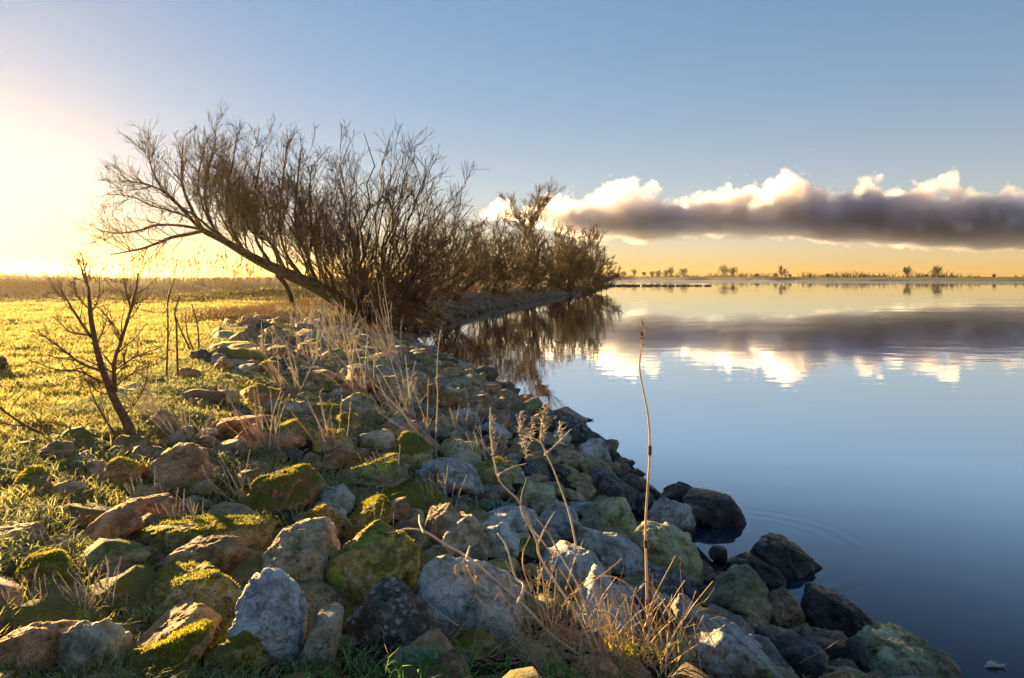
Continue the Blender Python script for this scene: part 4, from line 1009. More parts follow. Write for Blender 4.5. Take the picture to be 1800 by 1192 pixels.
def bank_grass():
    n = 8000
    ys = np.exp(rng.uniform(math.log(1.8), math.log(22), n)); us = rng.uniform(1.6, 5.0, n)
    x, y = inland(ys, us)
    q = np.stack([x, y, 0 * x], -1)
    keep = (fbm(q * 1.3, 3, 71) + .16 * (us - 2.7) - .10 * (1 - sstep(3.6, 5.6, y)) > .52) & (np.abs(x) < y * .8 + .3)
    x, y = x[keep], y[keep]; nb = 26
    bx = np.repeat(x, nb) + rng.normal(0, .05, len(x) * nb); by = np.repeat(y, nb) + rng.normal(0, .05, len(x) * nb)
    ok = off_stones(bx, by, .95); bx, by = bx[ok], by[ok]
    z = height(bx, by) + .02
    dd = by
    blades('bank_grass', np.stack([bx, by, z], -1), rng.uniform(.03, .08, len(bx)) * (.6 + 1.6 * fbm(np.stack([bx, by, 0 * bx], -1) * 1.9, 2, 91)), .0016 + .0004 * dd, 1.5, M_TUFT, 'frosted grass tufts matted between the stones of the bank', 1.4)
bank_grass()

def reeds():
    n = 26000
    x = rng.uniform(-75, -6, n); y = rng.uniform(38, 66, n)
    keep = (shore_dist(x, y) > 7) & (np.abs(x) < y * .95)
    x, y = x[keep], y[keep]
    q = np.stack([x, y, 0 * x], -1)
    k2 = fbm(q * .12, 3, 33) + .16 * sstep(-40, -12, x) > .40
    x, y = x[k2], y[k2]
    z = height(x, y)
    L = rng.uniform(.15, .42, len(x)) * (.4 + fbm(q[k2] * .4, 2, 61))
    blades('dry_reeds', np.stack([x, y, z], -1), L, np.full(len(x), .014), .18, M_REED, 'brown dry reeds and rough grass along the low dyke', .3)
    # tall plumes on the skyline
    n = 300
    x = rng.uniform(-29, -10, n); y = 50 + .12 * (x + 30) + rng.normal(0, 2.5, n); z = height(x, y)
    H = rng.uniform(.5, 1.5, n) * (0.55 + .9 * vnoise(np.stack([x * .35, y * 0, x * 0], -1), 3))
    tb = Tubes(3); lean = rng.normal(0, .1, (n, 2))
    t = np.linspace(0, 1, 5)
    pts = np.stack([x[:, None] + lean[:, :1] * H[:, None] * t ** 2, y[:, None] + lean[:, 1:] * H[:, None] * t ** 2, z[:, None] + H[:, None] * t], -1)
    tb.add(pts, np.full((n, 5), .009))
    pl = np.stack([pts[:, -1] + np.array([0, 0, 0.0]), pts[:, -1] + np.array([.02, 0, .07]), pts[:, -1] + np.array([.045, 0, .16]), pts[:, -1] + np.array([.07, 0, .22])], 1)
    tb.add(pl, np.tile(np.array([.012, .04, .032, .004]), (n, 1)))
    link('reed_plumes', tb.mesh('reed_plumes'), M_REED, kind='stuff', label='plumed reeds standing on the skyline of the dyke')
reeds()

# rough growth under the willows and on the spit
def undergrowth():
    n = 9000
    ys = np.concatenate([rng.uniform(19, 34, 2600), rng.uniform(34, 130, 6400)]); us = rng.uniform(.7, 6, n)
    x, y = inland(ys, us); z = height(x, y)
    nb = 4
    bx = np.repeat(x, nb) + rng.normal(0, .15, n * nb); by = np.repeat(y, nb) + rng.normal(0, .15, n * nb); bz = height(bx, by) - .03
    blades('rough_grass', np.stack([bx, by, bz], -1), rng.uniform(.15, .55, n * nb) , .006 + .00025 * by, .7, M_REED, 'rough dry grass growing under the willows and shrubs', .8)
undergrowth()
def green_foot():
    n = 1500
    c = P(570, 545, 21.5)
    x = c[0] + rng.normal(0, .55, n); y = c[1] + rng.normal(0, .6, n); z = height(x, y) - .03
    t = blades('willow_foot_grass', np.stack([x, y, z], -1), rng.uniform(.15, .5, n), np.full(n, .012), .6, M_TUFT, 'long yellow-green grass at the foot of the leaning willow', .9)
green_foot()

def far_scrub():
    """low hedge and reed scrub that breaks up the line of the far shore"""
    E = np.array([(60, 620), (95, 600), (170, 470), (240, 345), (330, 250)], float)
    n = 9000
    t = rng.uniform(0, len(E) - 1.001, n); i = t.astype(int); f = (t - i)[:, None]
    p = E[i] * (1 - f) + E[i + 1] * f
    off = rng.uniform(3, 60, n); p = p + np.array([.75, .66]) * off[:, None]
    cl = fbm(np.stack([p[:, 0] * .035, p[:, 1] * .035, 0 * off], -1), 4, 77, .6)
    row = 1 - sstep(150, 175, p[:, 0])
    L = rng.uniform(.3, 1.0, n) * (.5 + 5.0 * sstep(.50, .72, cl) + 1.6 * row * sstep(.42, .6, cl))
    blades('far_scrub', np.column_stack([p, np.full(n, 1.7)]), L, np.full(n, .22), .5, M_FARTREE, 'low dark hedges and scrub strung along the far shore', .5)
far_scrub()

def leaf_litter():
    """fallen willow leaves and scraps caught between the stones"""
    n = 5200
    ys = np.exp(rng.uniform(math.log(1.9), math.log(14), n)); us = rng.uniform(.5, 5.0, n)
    x, y = inland(ys, us); z = height(x, y) + rng.uniform(.0, .05, n)
    a = rng.uniform(0, 6.283, n); L = rng.uniform(.012, .03, n); W = L * rng.uniform(.25, .45, n)
    dx = np.stack([np.cos(a), np.sin(a), rng.normal(0, .35, n)], -1) * L[:, None]; dy = np.stack([-np.sin(a), np.cos(a), rng.normal(0, .35, n)], -1) * W[:, None]
    c = np.stack([x, y, z], -1)
    V = np.stack([c - dx, c - dy, c + dx, c + dy], 1).reshape(-1, 3)
    link('leaf_litter', mesh_np('leaf_litter', V, np.arange(n * 4).reshape(-1, 4), False), M_LITTER, kind='stuff', label='dead brown leaves scattered between the bank stones')
leaf_litter()

# ------------------------------------------------------------------ dead brush in the water, root plate, log, stump
def brush():
    b = P(735, 560, 23.5); b[2] = .15
    t = empty('fallen_brush', 'tangle of dead dark branches hanging into the water below the willows', 'brushwood', loc=tuple(b))
    for k in range(24):
        s = np.array([rng.normal(-.8, .6), rng.normal(0, .5), rng.uniform(.3, 1.1)]); e = np.array([rng.uniform(.2, 1.6), rng.normal(-.8, 1.0), rng.uniform(-.25, .3)])
        c = smooth_line([s, s * .6 + e * .4 + np.array([0, 0, .12]), e], 7) + rng.normal(0, .03, (7, 3))
        rr = np.linspace(.028, .009, 7)
        br = link('branch', Tubes(5).add(c, rr).mesh('branch'), M_DARK if k % 2 else M_BARK, t)
        s2, d2, l2, r2 = spawn(c[None], rr[None], 9, .2, 1, (25, 60), (.2, .45), .5, 0, .006)
        p, r = grow(s2, d2, l2, r2, 4, .15, -.03)
        o = link('twigs', Tubes(3).add(p, r).mesh('twigs'), M_BARK, br); o['kind'] = 'stuff'
brush()

def root_plate():
    d = 82; b = P(975, 510, d); b[2] = h1(b[0], b[1]) - .1
    t = empty('root_plate', 'black upturned root plate standing among the shrubs of the spit', 'tree stump', loc=tuple(b))
    V, F = generic_rock(4, 333); V = V * np.array([1.15, .7, 1.35]) + np.array([0, 0, 1.0])
    V = V * (1 + .25 * (fbm(V * 2.2, 4, 8) - .5))[:, None]
    link('soil_mass', mesh_np('soil_mass', V, F), M_DARK, t)
    n = 26; a = rng.uniform(0, 2 * np.pi, n)
    s = np.stack([.8 * np.cos(a), -.3 * np.ones(n), 1 + .9 * np.sin(a)], -1)
    p, r = grow(s, np.stack([np.cos(a), -.4 * np.ones(n), np.sin(a)], -1), rng.uniform(.4, .9, n), np.full(n, .05), 5, .25, -.05)
    for k in range(n): link('root', Tubes(4).add(p[k], r[k]).mesh('root'), M_DARK, t)
root_plate()

def log():
    d = hit(365, 712); a, b = P(322, 703, d + .25), P(407, 695, d)
    z = .06
    ax = b - a; L = np.linalg.norm(ax)
    n = 14; tt = np.linspace(0, 1, n)
    c = a + tt[:, None] * ax + np.stack([0 * tt, 0 * tt, .02 * np.sin(tt * 5)], -1)
    r = .062 * (1 + .12 * np.sin(tt * 9) + .1 * rng.normal(0, 1, n) * .4)
    t = empty('driftwood_log', 'short red-brown driftwood log lying across the bank stones', 'log', loc=tuple(a))
    link('bark', Tubes(12).add(c - a, r).mesh('bark'), M_LOG, t)
    for e, s in ((0, 1), (-1, -1)):
        ctr = c[e] - a; ring = 12; ax1 = unit(ax)
        u1 = unit(np.cross(ax1, [0, 0, 1.0])); u2 = np.cross(ax1, u1); an = np.arange(ring) / ring * 6.2832
        V = np.vstack([ctr - s * ax1 * .006, ctr + r[e] * (np.cos(an)[:, None] * u1 + np.sin(an)[:, None] * u2)])
        F = np.array([[0, 1 + k, 1 + (k + 1) % ring] for k in range(ring)])
        link('cut_end', mesh_np('cut_end', V, F, False), M_STRAW, t)
    kn = c[9] - a
    p, rr = grow(kn[None], np.array([[.1, -.3, 1.0]]), np.array([.13]), np.array([.022]), 4, .1, .1)
    link('branch_stub', Tubes(6).add(p, rr).mesh('branch_stub'), M_LOG, t)
log()

def meadow_stone():
    d = hit(2, 655); p = P(0, 640, d)
    V, F = generic_rock(3, 377)
    o = link('meadow_stone', mesh_np('meadow_stone', V * np.array([.075, .08, .11]) * d / 6, F), M_STONE, label='lone dark stump-like stone on the lawn, cut by the picture edge', cat='stone')
    o.location = (p[0], p[1], h1(p[0], p[1]) + .05); o.color = (.10, .07, .05, 1); o['moss'] = .5; o['lichen'] = .1; o['algae'] = 0.0; o['wet'] = 0.0
meadow_stone()

# ------------------------------------------------------------------ sapling and twiggy shoots
def sapling():
    d = hit(228, 778); B = P(228, 785, d); B[2] = h1(B[0], B[1]) - .05
    t = empty('bare_sapling', 'bare crooked sapling rising from the grass at the meadow edge', 'sapling', loc=tuple(B))
    tr = px_line([(230, 790), (227, 753), (200, 700), (182, 653), (170, 613), (160, 560), (156, 505)], d, 22)
    rt = np.interp(np.linspace(0, 1, 22), [0, .3, .9, 1], [.050, .032, .017, .009]) * d / 4.8 * .8
    link('trunk', Tubes(9).add(tr - B, rt).mesh('trunk'), M_SAP, t)
    br = [([(156, 508), (147, 483), (143, 470), (133, 453)], .016), ([(155, 507), (150, 480), (143, 447)], .012), ([(203, 690), (200, 640), (213, 600), (230, 543), (240, 507), (243, 480)], .024),
          ([(230, 543), (222, 515), (217, 490)], .012), ([(228, 560), (240, 545), (252, 520)], .008), ([(180, 653), (140, 637), (100, 607), (67, 583)], .018), ([(160, 590), (123, 583), (100, 560)], .012),
          ([(160, 593), (127, 543), (107, 510), (95, 502)], .016), ([(180, 673), (140, 653), (100, 650), (50, 633)], .012), ([(207, 647), (233, 630), (283, 610)], .012),
          ([(160, 550), (173, 523), (175, 483)], .010), ([(187, 693), (167, 685), (158, 668)], .010), ([(205, 772), (140, 770), (90, 767), (43, 747), (0, 717), (-30, 690)], .024),
          ([(90, 768), (33, 775), (0, 775), (-30, 772)], .014), ([(200, 760), (180, 730), (160, 690), (155, 670)], .012), ([(215, 735), (250, 690), (262, 640)], .010),
          ([(195, 685), (235, 655), (275, 640)], .009), ([(168, 610), (185, 570), (190, 540)], .009), ([(158, 545), (135, 520), (128, 495)], .009)]
    P0, R0 = [], []
    for c, r in br:
        ln = px_line(c, d, 12, rng.uniform(-.5, .35), .01); rr = r * d / 4.8 * .6 * (1 - .65 * np.linspace(0, 1, 12))
        b = link('branch', Tubes(6).add(ln - B, rr).mesh('branch'), M_SAP, t); P0.append(ln); R0.append(rr)
        s, dd, l, r2 = spawn(ln[None], rr[None], 16, .1, 1, (25, 65), (.18, .5), .45, .3, .0018)
        p, q = grow(s, dd, np.clip(l, .06, .34), r2, 5, .18, .05)
        s, dd, l, r3 = spawn(p, q, 3, .3, 1, (25, 50), (.3, .6), .6, .3, .0018); p2, q2 = grow(s, dd, l, r3, 4, .15, .05)
        link('twigs', Tubes(4).add(p - B, q).add(p2 - B, q2).mesh('twigs'), M_SAP, b, 'stuff')
sapling()

def shoots(name, label, pxs, r=.006, mat=M_SAP, k=5, cat='shoots', dd=0.0, group=None, dist=None):
    x0, y0 = pxs[0][0]
    d = dist or hit(x0, y0); B = P(x0, y0, d)
    t = empty(name, label, cat, group, tuple(B))
    for c in pxs:
        ln = px_line(c, d, max(8, 3 * len(c)), rng.uniform(-.15, .15) * d / 5)
        rr = r * d / 4.8 * np.linspace(1, .45, len(ln))
        b = link('stem', Tubes(5).add(ln - B, rr).mesh('stem'), mat, t)
        if k:
            s, d1, l, r2 = spawn(ln[None], rr[None], k, .25, 1, (20, 50), (.1, .28), .55, .4, .0016 * d / 4)
            p, q = grow(s, d1, l, r2, 4, .15, .08)
            link('twigs', Tubes(3).add(p - B, q).mesh('twigs'), mat, b, 'stuff')
    return t
shoots('twiggy_shoots', 'thin upright leafless shoots at the meadow edge, tallest ones beside the sapling', [[(292, 672), (295, 583), (295, 527), (307, 490)], [(312, 660), (310, 573), (307, 550), (315, 522)]], .008, k=6)
shoots('twiggy_shoots', 'small cluster of leafless shoots on a mossy hummock at the meadow edge', [[(350, 622), (347, 573), (337, 535)], [(338, 622), (320, 585), (308, 555)], [(342, 620), (330, 590), (326, 560)]], .007, k=4)

# ------------------------------------------------------------------ dry stalks in the foreground and on the bank
FD = 2.75
def seed_head(parent, at, h, n, mat, r=.0016, droop=.0, spread=.5):
    s = np.tile(at, (n, 1)) + np.stack([np.zeros(n), np.zeros(n), rng.uniform(-.2, 1, n) * h], -1)
    dv = np.stack([rng.normal(0, spread, n), rng.normal(0, spread, n), np.ones(n)], -1)
    p, q = grow(s, dv, rng.uniform(.3, .8, n) * h * .6, np.full(n, r), 5, .35, -droop)
    link('seed_head', Tubes(3).add(p, q).mesh('seed_head'), mat, parent)

def tall_stalk():
    d = 3.0; B = P(1143, 1205, d)
    t = empty('tall_stalk', 'tall single thin brown reed stalk rising in front of the lake', 'reed', loc=tuple(B))
    ln = px_line([(1146, 1215), (1141, 1130), (1138, 1067), (1136, 990), (1135, 917), (1142, 800), (1139, 730), (1125, 655), (1127, 615), (1135, 582)], d, 46)
    st = link('stem', Tubes(7).add(ln - B, np.linspace(.0070, .0024, 46)).mesh('stem'), M_STRAW, t)
    for k in (10, 17, 25):
        link('node', Tubes(7).add(ln[k:k + 2] - B, np.array([.0082, .0078])).mesh('node'), M_LOG, st)
    seed_head(t, ln[-4] - B, .075, 26, M_LOG, .0020, .02, .28)
tall_stalk()

def foreground_stems():
    rows = [('long grey branch arching across the blue-grey boulder', M_PALE, .0075, [[(1075, 1205), (1030, 1160), (973, 1120), (933, 1077), (893, 1040), (827, 983), (787, 960), (747, 935), (713, 930), (700, 937)], [(745, 936), (738, 920), (737, 905)], [(820, 980), (826, 960)], [(910, 1060), (921, 1030), (905, 1012), (890, 960), (874, 937)]]),
            ('looping rust-coloured stem bent back on itself with frayed tips', M_STRAW, .005, [[(1030, 1160), (917, 1130), (833, 1128), (793, 1110), (780, 1087), (783, 1047), (790, 1023), (810, 1003), (820, 990)], [(820, 994), (833, 1027), (843, 1060), (858, 1100), (860, 1125)]]),
            ('pale forked dead stem rising left of the tall stalk', M_PALE, .006, [[(1055, 1185), (1020, 1093), (953, 987), (943, 950), (913, 883), (877, 843), (863, 767), (862, 717)], [(915, 890), (925, 915), (960, 960)], [(946, 955), (960, 925), (975, 900)], [(875, 835), (900, 822), (925, 815)]]),
            ('dark thin stems slanting beside the pale fork', M_PALE, .0052, [[(1080, 1195), (1045, 1125), (1020, 1040), (990, 985), (965, 940), (930, 895)], [(1013, 960), (1000, 900), (975, 830), (957, 790), (950, 765), (958, 715)], [(957, 800), (985, 775), (1003, 755)], [(953, 780), (930, 765), (912, 752)]]),
            ('fan of straight orange straw stems by the tall stalk', M_STRAW, .0042, [[(1100, 1200), (1075, 1130), (1052, 1065), (1040, 1033)], [(1104, 1200), (1085, 1130), (1066, 1075), (1055, 1032)], [(1085, 1165), (1075, 1110), (1068, 1055)], [(1078, 1140), (1083, 1100), (1086, 1070)], [(1170, 1205), (1172, 1140), (1181, 1045)], [(1160, 1205), (1163, 1150), (1161, 1095)], [(1115, 1140), (1110, 1080), (1117, 1034)], [(1175, 1205), (1150, 1120), (1140, 1085), (1110, 1035), (1083, 1016), (1050, 1013), (1020, 1028), (1000, 1060)], [(1135, 1100), (1150, 1050), (1187, 978)], [(1000, 1048), (1030, 1030), (1060, 1010), (1093, 983)], [(1185, 1205), (1165, 1130), (1147, 1083)]]),
            ('orange tangle of frayed dry stalks at the centre', M_STRAW, .004, [[(972, 1105), (955, 1070), (945, 1050), (950, 1010), (960, 985)], [(974, 1100), (990, 1065), (1000, 1050)], [(968, 1105), (962, 1060), (970, 1010), (985, 965)], [(935, 1040), (920, 1000), (920, 970), (930, 946)], [(965, 1110), (948, 1060), (912, 1035), (855, 1023)], [(970, 1100), (975, 1050), (978, 1000)], [(995, 1035), (1010, 985), (1024, 953)]]),
            ('thin bleached stalks beside the dark speckled boulder', M_PALE, .0038, [[(760, 1160), (735, 1115), (722, 1065), (733, 1022)], [(765, 1160), (745, 1110), (722, 1090)], [(805, 1100), (770, 1075), (742, 1048)], [(782, 1150), (772, 1120), (768, 1105)], [(855, 1150), (835, 1115), (822, 1095)], [(910, 1120), (880, 1060), (842, 1018)], [(940, 1200), (920, 1150), (905, 1108)], [(820, 1195), (835, 1165), (847, 1145)]]),
            ('thin bleached stem leaning across the diagonal slab', M_PALE, .006, [[(675, 1150), (640, 1115), (595, 1085), (570, 1065), (556, 1053)], [(590, 1195), (560, 1175), (520, 1152)]])]
    for lab, mat, r, lines in rows:
        x0, y0 = lines[0][0]; B = P(x0, y0, FD)
        t = empty('dead_weed', lab, 'dry weed', 'dry stems in front', tuple(B))
        for j, c in enumerate(lines):
            n = max(10, 4 * len(c)); ln = px_line(c, FD + rng.uniform(-.12, .12) * (j > 0), n, rng.uniform(-.05, .2), .008)
            fork = spawn(ln[None], r * np.linspace(1, .45, n)[None], 3, .3, 1, (15, 45), (.06, .16), .5, .3, .0016)
            fp, fr_ = grow(*fork, 5, .12, .05)
            link('twigs', Tubes(4).add(fp - B, fr_).mesh('twigs'), mat, t, 'stuff')
            link('stem', Tubes(6).add(ln - B, r * (1 if j == 0 else .75) * np.linspace(1, .45, n)).mesh('stem'), mat, t)
        if 'looping' in lab:
            for px, py in ((815, 1000), (800, 1020), (835, 1030)): seed_head(t, P(px, py, FD) - B, .055, 26, M_STRAW, .0016, .12, .8)
        if 'tangle' in lab:
            for px, py in ((945, 1030), (970, 1005), (960, 1050)): seed_head(t, P(px, py, FD) - B, .07, 22, M_STRAW, .0016, .05, .6)
        if 'forked' in lab:
            for px, py in ((868, 800), (866, 760)): seed_head(t, P(px, py, FD) - B, .06, 34, M_PALE, .0022, .1, .5)
        if 'slanting' in lab:
            for px, py in ((918, 780), (915, 760), (925, 800), (935, 770), (957, 745), (955, 765), (985, 775)): seed_head(t, P(px, py, FD) - B, .075, 44, M_PALE, .0022, .16, .7)
foreground_stems()

# loose litter of straw at the bottom
def litter():
    n = 480
    px = rng.normal(1000, 130, n); py = rng.uniform(1090, 1192, n)
    d = np.array([hit(a, b) for a, b in zip(px, py)])
    s = np.array([P(a, b, c) for a, b, c in zip(px, py, d)]); s[:, 2] += rng.uniform(0, .05, n)
    p, r = grow(s, np.stack([rng.normal(0, 1, n), rng.normal(0, .6, n), rng.uniform(-.1, .8, n)], -1), rng.uniform(.08, .32, n), np.full(n, .0018), 5, .2, -.1)
    n2 = 120; px = np.concatenate([rng.normal(1100, 70, 85), rng.normal(960, 90, 35)]); py = rng.uniform(1120, 1200, n2)
    s = np.array([P(a, b, FD + .1 * rng.normal()) for a, b in zip(px, py)])
    p2, r2 = grow(s, np.stack([rng.normal(-.1, .35, n2), rng.normal(0, .3, n2), np.ones(n2)], -1), rng.uniform(.10, .36, n2), np.full(n2, .0023), 7, .09, -.03, .5)
    link('straw_litter', Tubes(3).add(p, r).add(p2, r2).mesh('straw_litter'), M_STRAW, kind='stuff', label='loose broken straw lying under the dry stems')
litter()

def green_plants():
    rows = [('clump of fresh green shoots at the bottom, under the looping stem', (735, 1178), .13, 130, M_GREEN), ('mossy green grass clump under the straw fan', (985, 1185), .12, 120, M_GREEN),
            ('small frosted teal weed beside the green shoots', (748, 1150), .05, 34, M_TEAL), ('tiny green plant between the boulders below the grey dome', (875, 887), .06, 40, M_TEAL),
            ('golden moss sprig beside the straw fan', (1112, 1140), .06, 70, M_MOSS), ('green shoots at the foot of the diagonal slab', (575, 1192), .05, 22, M_GREEN)]
    for lab, (px, py), sp, n, mat in rows:
        d = hit(px, min(py, 1190)) * .92; B = P(px, py, d)
        t = empty('green_plant', lab, 'plant', 'green plants among the stones', tuple(B))
        base = np.stack([rng.normal(0, sp, n), rng.normal(0, sp * .5, n), np.full(n, -.02)], -1)
        wide = .008 if mat in (M_TEAL,) else .0035
        blades('leaves', base, rng.uniform(.035, .1, n) * (1 if sp > .055 else .8), np.full(n, wide), 1.0, mat, None, 1.0, 'stuff', t)
green_plants()

def bank_stalks():
    rows = [(700, 655, 140, 5, 'tall bleached stalks rising beside the tan slab'), (688, 640, 150, 3, 'tallest bleached stalks before the willow foot'), (755, 800, 200, 3, 'two long pale stalks leaning by the golden moss block'),
            (610, 640, 110, 8, 'spray of pale stalks on the bank below the willow'), (560, 650, 90, 7, 'pale dry stalks on the bank left of the spray'), (640, 700, 120, 5, 'straggly pale stalks above the dark flat-topped boulder'),
            (540, 585, 60, 6, 'short pale stalks near the meadow corner by the willow'), (590, 600, 70, 6, 'short pale stalks just below the willow foot'), (815, 775, 70, 5, 'little frosted tuft on the grey boulders'),
            (480, 800, 130, 5, 'leaning pale stalks beside the pale brown peaked boulder'), (430, 880, 90, 4, 'pale bent stalks above the round dome boulder'), (330, 780, 90, 6, 'sunlit straw stalks right of the sapling foot'),
            (180, 1080, 110, 8, 'golden bent straw in the grass above the straight-edged block'), (110, 980, 70, 6, 'sunlit sprig glowing in the grass near the picture edge'), (400, 990, 60, 4, 'short pale stems on the wide olive boulder'),
            (690, 860, 80, 5, 'thin twigs poking over the golden moss shoulder'), (780, 900, 80, 5, 'thin twigs between the sunlit streaked boulder and the grey dome'), (660, 960, 90, 4, 'thin bare twigs by the green algae boulder'),
            (720, 740, 110, 5, 'thin pale stalks in front of the olive rounded boulder'), (860, 830, 90, 5, 'frosted stalks between the grey dome and the seed heads'), (520, 690, 90, 5, 'pale stalks behind the dark flat grey boulder'), (590, 800, 110, 4, 'crossing pale stalks over the reddish rounded boulder'),
            (470, 640, 70, 6, 'rusty stalks near the crest mossy boulder'), (330, 930, 70, 6, 'frosty straw above the mossy ridge boulder'), (250, 880, 60, 7, 'golden straw between the pinkish and slanting slabs'), (60, 1080, 80, 7, 'frosted straw by the bottom corner stones'),
            (270, 740, 100, 6, 'dry grass stalks at the sapling foot'), (640, 580, 80, 5, 'pale reed stalks against the willow stems')]
    for px, py, hp, n, lab in rows:
        n = int(n * 3.2)
        d = hit(px, py); B = P(px, py, d); B[2] -= .03
        t = empty('dry_weed', lab, 'dry weed', 'dry stalks on the bank', tuple(B))
        H = hp / FPX * d
        for k in range(n):
            s = np.array([[rng.normal(0, .05 * d / 5), rng.normal(0, .05), 0]])
            lean = np.array([[rng.normal(-.25, .35), rng.normal(0, .3), 1.0]])
            p, r = grow(s, lean, np.array([H * rng.uniform(.6, 1.15)]), np.array([max(.0020, .0007 * d)]), 9, .06, -.02, .5)
            b = link('stem', Tubes(4).add(p, r).mesh('stem'), M_PALE if k % 3 else M_STRAW, t)
            s2, d2, l2, r2 = spawn(p, r, 4, .35, 1, (20, 55), (.08, .2), .5, .2, .0009 * max(1.6, d * .5))
            pp, rr = grow(s2, d2, l2, r2, 4, .2, -.02)
            link('twigs', Tubes(3).add(pp, rr).mesh('twigs'), M_PALE, b, 'stuff')
bank_stalks()

# floating bits
def floaters():
    for px, py, s, lab in ((1034, 739, .07, 'dark scrap of wood floating alone on the calm water'), (1748, 1173, .05, 'pale twig fragment floating near the bottom corner')):
        d = 2.0 * FPX / (py - HORIZON); p = P(px, py, d)
        c = smooth_line([(-s, 0, .0), (-s * .2, s * .2, .012), (s * .5, 0, .006), (s * 1.2, -.1 * s, .02)], 9)
        t = empty('floating_wood', lab, 'driftwood', None, (p[0], p[1], 0.0))
        link('stick', Tubes(6).add(c, np.array([.004, .012, .018, .02, .016, .013, .009, .006, .003]) * s / .06).mesh('stick'), M_DARK if s > .06 else M_PALE, t)
        p2, r2 = grow(np.array([[0, 0, .01]]), np.array([[.6, .5, .5]]), np.array([s * .6]), np.array([.006]), 4)
        link('side_twig', Tubes(5).add(p2, r2).mesh('side_twig'), M_DARK if s > .06 else M_PALE, t)
floaters()

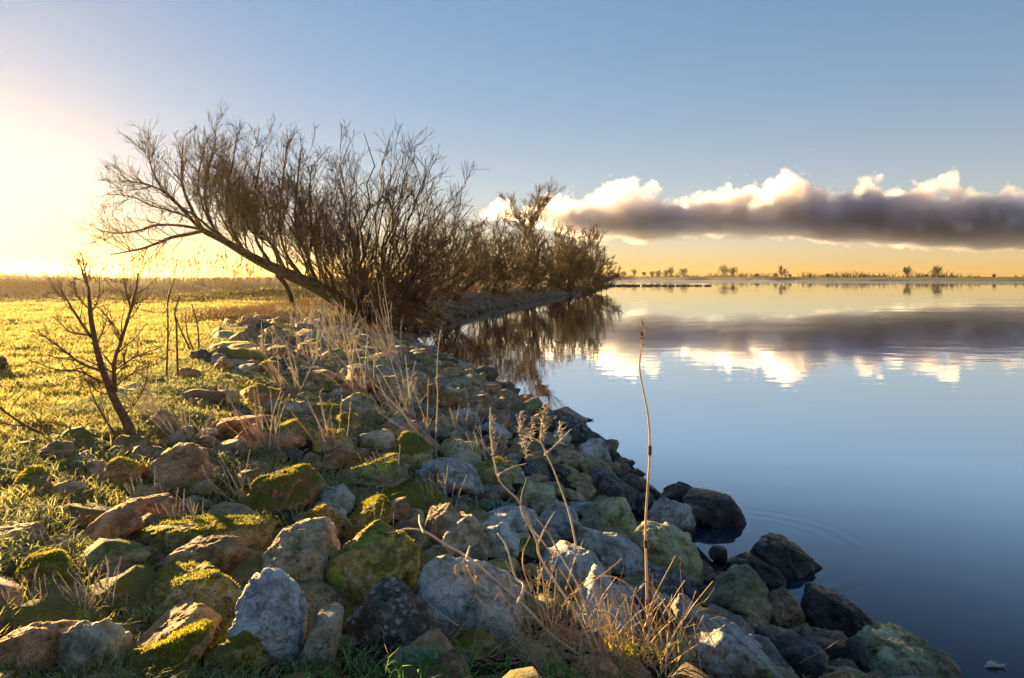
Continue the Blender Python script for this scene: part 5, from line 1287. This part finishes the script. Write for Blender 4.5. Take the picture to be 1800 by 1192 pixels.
# ------------------------------------------------------------------ clouds
def clouds():
    D = 6000.0
    x0, x1, y0, y1, z0, z1 = -500.0, 9500.0, 6000.0, 7500.0, 60.0, 1060.0
    X = lambda px: (px - 900) / FPX * D
    Zf = lambda py: CAM_H + (HORIZON - py) / FPX * D
    top = [(830, 400), (860, 352), (900, 356), (960, 340), (1010, 346), (1060, 330), (1110, 322), (1160, 318), (1200, 350), (1240, 345), (1262, 322), (1340, 325), (1372, 350), (1392, 318), (1402, 294), (1448, 294), (1462, 330), (1500, 325), (1550, 315), (1600, 325), (1640, 312), (1705, 312), (1730, 332), (1800, 330), (2000, 350), (2250, 335), (2500, 380), (2700, 420), (2850, 440)]
    bot = [(830, 385), (880, 384), (960, 400), (1040, 420), (1120, 424), (1250, 416), (1400, 422), (1550, 430), (1650, 436), (1800, 442), (2200, 440), (2850, 436)]
    ng = bpy.data.node_groups.new('cloud_bank_field', 'GeometryNodeTree')
    ng.interface.new_socket('Geometry', in_out='OUTPUT', socket_type='NodeSocketGeometry')
    N, L = ng.nodes, ng.links
    out = N.new('NodeGroupOutput')
    pos = N.new('GeometryNodeInputPosition'); sep = N.new('ShaderNodeSeparateXYZ'); L.new(pos.outputs[0], sep.inputs[0])
    def mth(op, a, b=None, clamp=False):
        nd = N.new('ShaderNodeMath'); nd.operation = op; nd.use_clamp = clamp
        for i, v in enumerate((a, b)):
            if v is None: continue
            if isinstance(v, (int, float)): nd.inputs[i].default_value = v
            else: L.new(v, nd.inputs[i])
        return nd.outputs[0]
    xn = mth('DIVIDE', mth('SUBTRACT', sep.outputs[0], x0), x1 - x0, True)
    def curve(pts):
        nd = N.new('ShaderNodeFloatCurve'); c = nd.mapping.curves[0]
        q = [((X(px) - x0) / (x1 - x0), (Zf(py) - z0) / (z1 - z0)) for px, py in pts]
        c.points[0].location = (0, q[0][1]); c.points[1].location = (1, q[-1][1])
        for a in q:
            if .001 < a[0] < .999: c.points.new(*a)
        for p_ in c.points: p_.handle_type = 'AUTO_CLAMPED'
        nd.mapping.update()
        L.new(xn, nd.inputs['Value'])
        return mth('ADD', mth('MULTIPLY', nd.outputs[0], z1 - z0), z0)
    zt, zb = curve(top), curve(bot)
    zb = mth('ADD', zb, mth('MULTIPLY', mth('SUBTRACT', sep.outputs[1], y0), .085))
    def noise(scale, detail, rough, sz=1.0):
        mp = N.new('ShaderNodeVectorMath'); mp.operation = 'MULTIPLY'; mp.inputs[1].default_value = (1, 1, sz); L.new(pos.outputs[0], mp.inputs[0])
        nd = N.new('ShaderNodeTexNoise'); nd.inputs['Scale'].default_value = scale; nd.inputs['Detail'].default_value = detail; nd.inputs['Roughness'].default_value = rough
        L.new(mp.outputs[0], nd.inputs['Vector']); return nd.outputs[0]
    n1 = noise(.0055, 6, .62); n2 = noise(.0027, 3, .5)
    zb = mth('ADD', zb, mth('MULTIPLY', mth('SUBTRACT', n2, .45), 300.0))
    depth = mth('DIVIDE', mth('SUBTRACT', 650.0, mth('ABSOLUTE', mth('SUBTRACT', sep.outputs[1], (y0 + y1) / 2))), 110.0)
    # towers shrink away from the front ridge
    ztop = mth('ADD', zt, mth('MULTIPLY', mth('SUBTRACT', n2, .60), 460.0))
    st = mth('DIVIDE', mth('SUBTRACT', ztop, sep.outputs[2]), 75.0)
    sb = mth('DIVIDE', mth('SUBTRACT', sep.outputs[2], zb), 40.0)
    sx = mth('DIVIDE', mth('SUBTRACT', sep.outputs[0], X(835)), 160.0)
    s = mth('MINIMUM', st, mth('MINIMUM', depth, sx))
    s = mth('ADD', mth('MINIMUM', s, 1.3), mth('MULTIPLY', mth('SUBTRACT', n1, .5), 10.0))
    s = mth('MINIMUM', s, mth('ADD', sb, mth('MULTIPLY', mth('SUBTRACT', n1, .5), 4.0)))
    dens = mth('MULTIPLY', mth('MULTIPLY', s, 0.7, True), .017)
    vc = N.new('GeometryNodeVolumeCube')
    L.new(dens, vc.inputs['Density'])
    vc.inputs['Min'].default_value = (x0, y0, z0); vc.inputs['Max'].default_value = (x1, y1, z1)
    vc.inputs['Resolution X'].default_value = 760; vc.inputs['Resolution Y'].default_value = 90; vc.inputs['Resolution Z'].default_value = 84
    m = NT('cloud_vapour')
    v = m.add('ShaderNodeVolumePrincipled'); v.inputs['Color'].default_value = (.91, .885, .93, 1); v.inputs['Density'].default_value = 1.0; v.inputs['Anisotropy'].default_value = .7
    m.link(v.outputs[0], m.out.inputs['Volume'])
    sm = N.new('GeometryNodeSetMaterial'); sm.inputs['Material'].default_value = m.mat
    L.new(vc.outputs[0], sm.inputs[0]); L.new(sm.outputs[0], out.inputs[0])
    me = bpy.data.meshes.new('cloud_bank'); me.materials.append(m.mat)
    o = link('clouds', me, kind='stuff', label='long grey cloud bank with sunlit tops above the far shore')
    md = o.modifiers.new('field', 'NODES'); md.node_group = ng
clouds()

# ------------------------------------------------------------------ morning haze
def haze():
    x0, x1, y0, y1, z0, z1 = -1500, 2500, -300, 1200, -4.5, 13.0
    V = [(x, y, z) for z in (z0, z1) for y in (y0, y1) for x in (x0, x1)]
    F = [(0, 2, 3, 1), (4, 5, 7, 6), (0, 1, 5, 4), (2, 6, 7, 3), (0, 4, 6, 2), (1, 3, 7, 5)]
    m = NT('morning_haze')
    v = m.add('ShaderNodeVolumePrincipled'); v.inputs['Color'].default_value = (1, .78, .46, 1); v.inputs['Density'].default_value = .00016; v.inputs['Anisotropy'].default_value = .76
    m.link(v.outputs[0], m.out.inputs['Volume'])
    link('haze', mesh_np('haze', V, F, False), m.mat, kind='stuff', label='thin golden morning haze over meadow and lake')
haze()
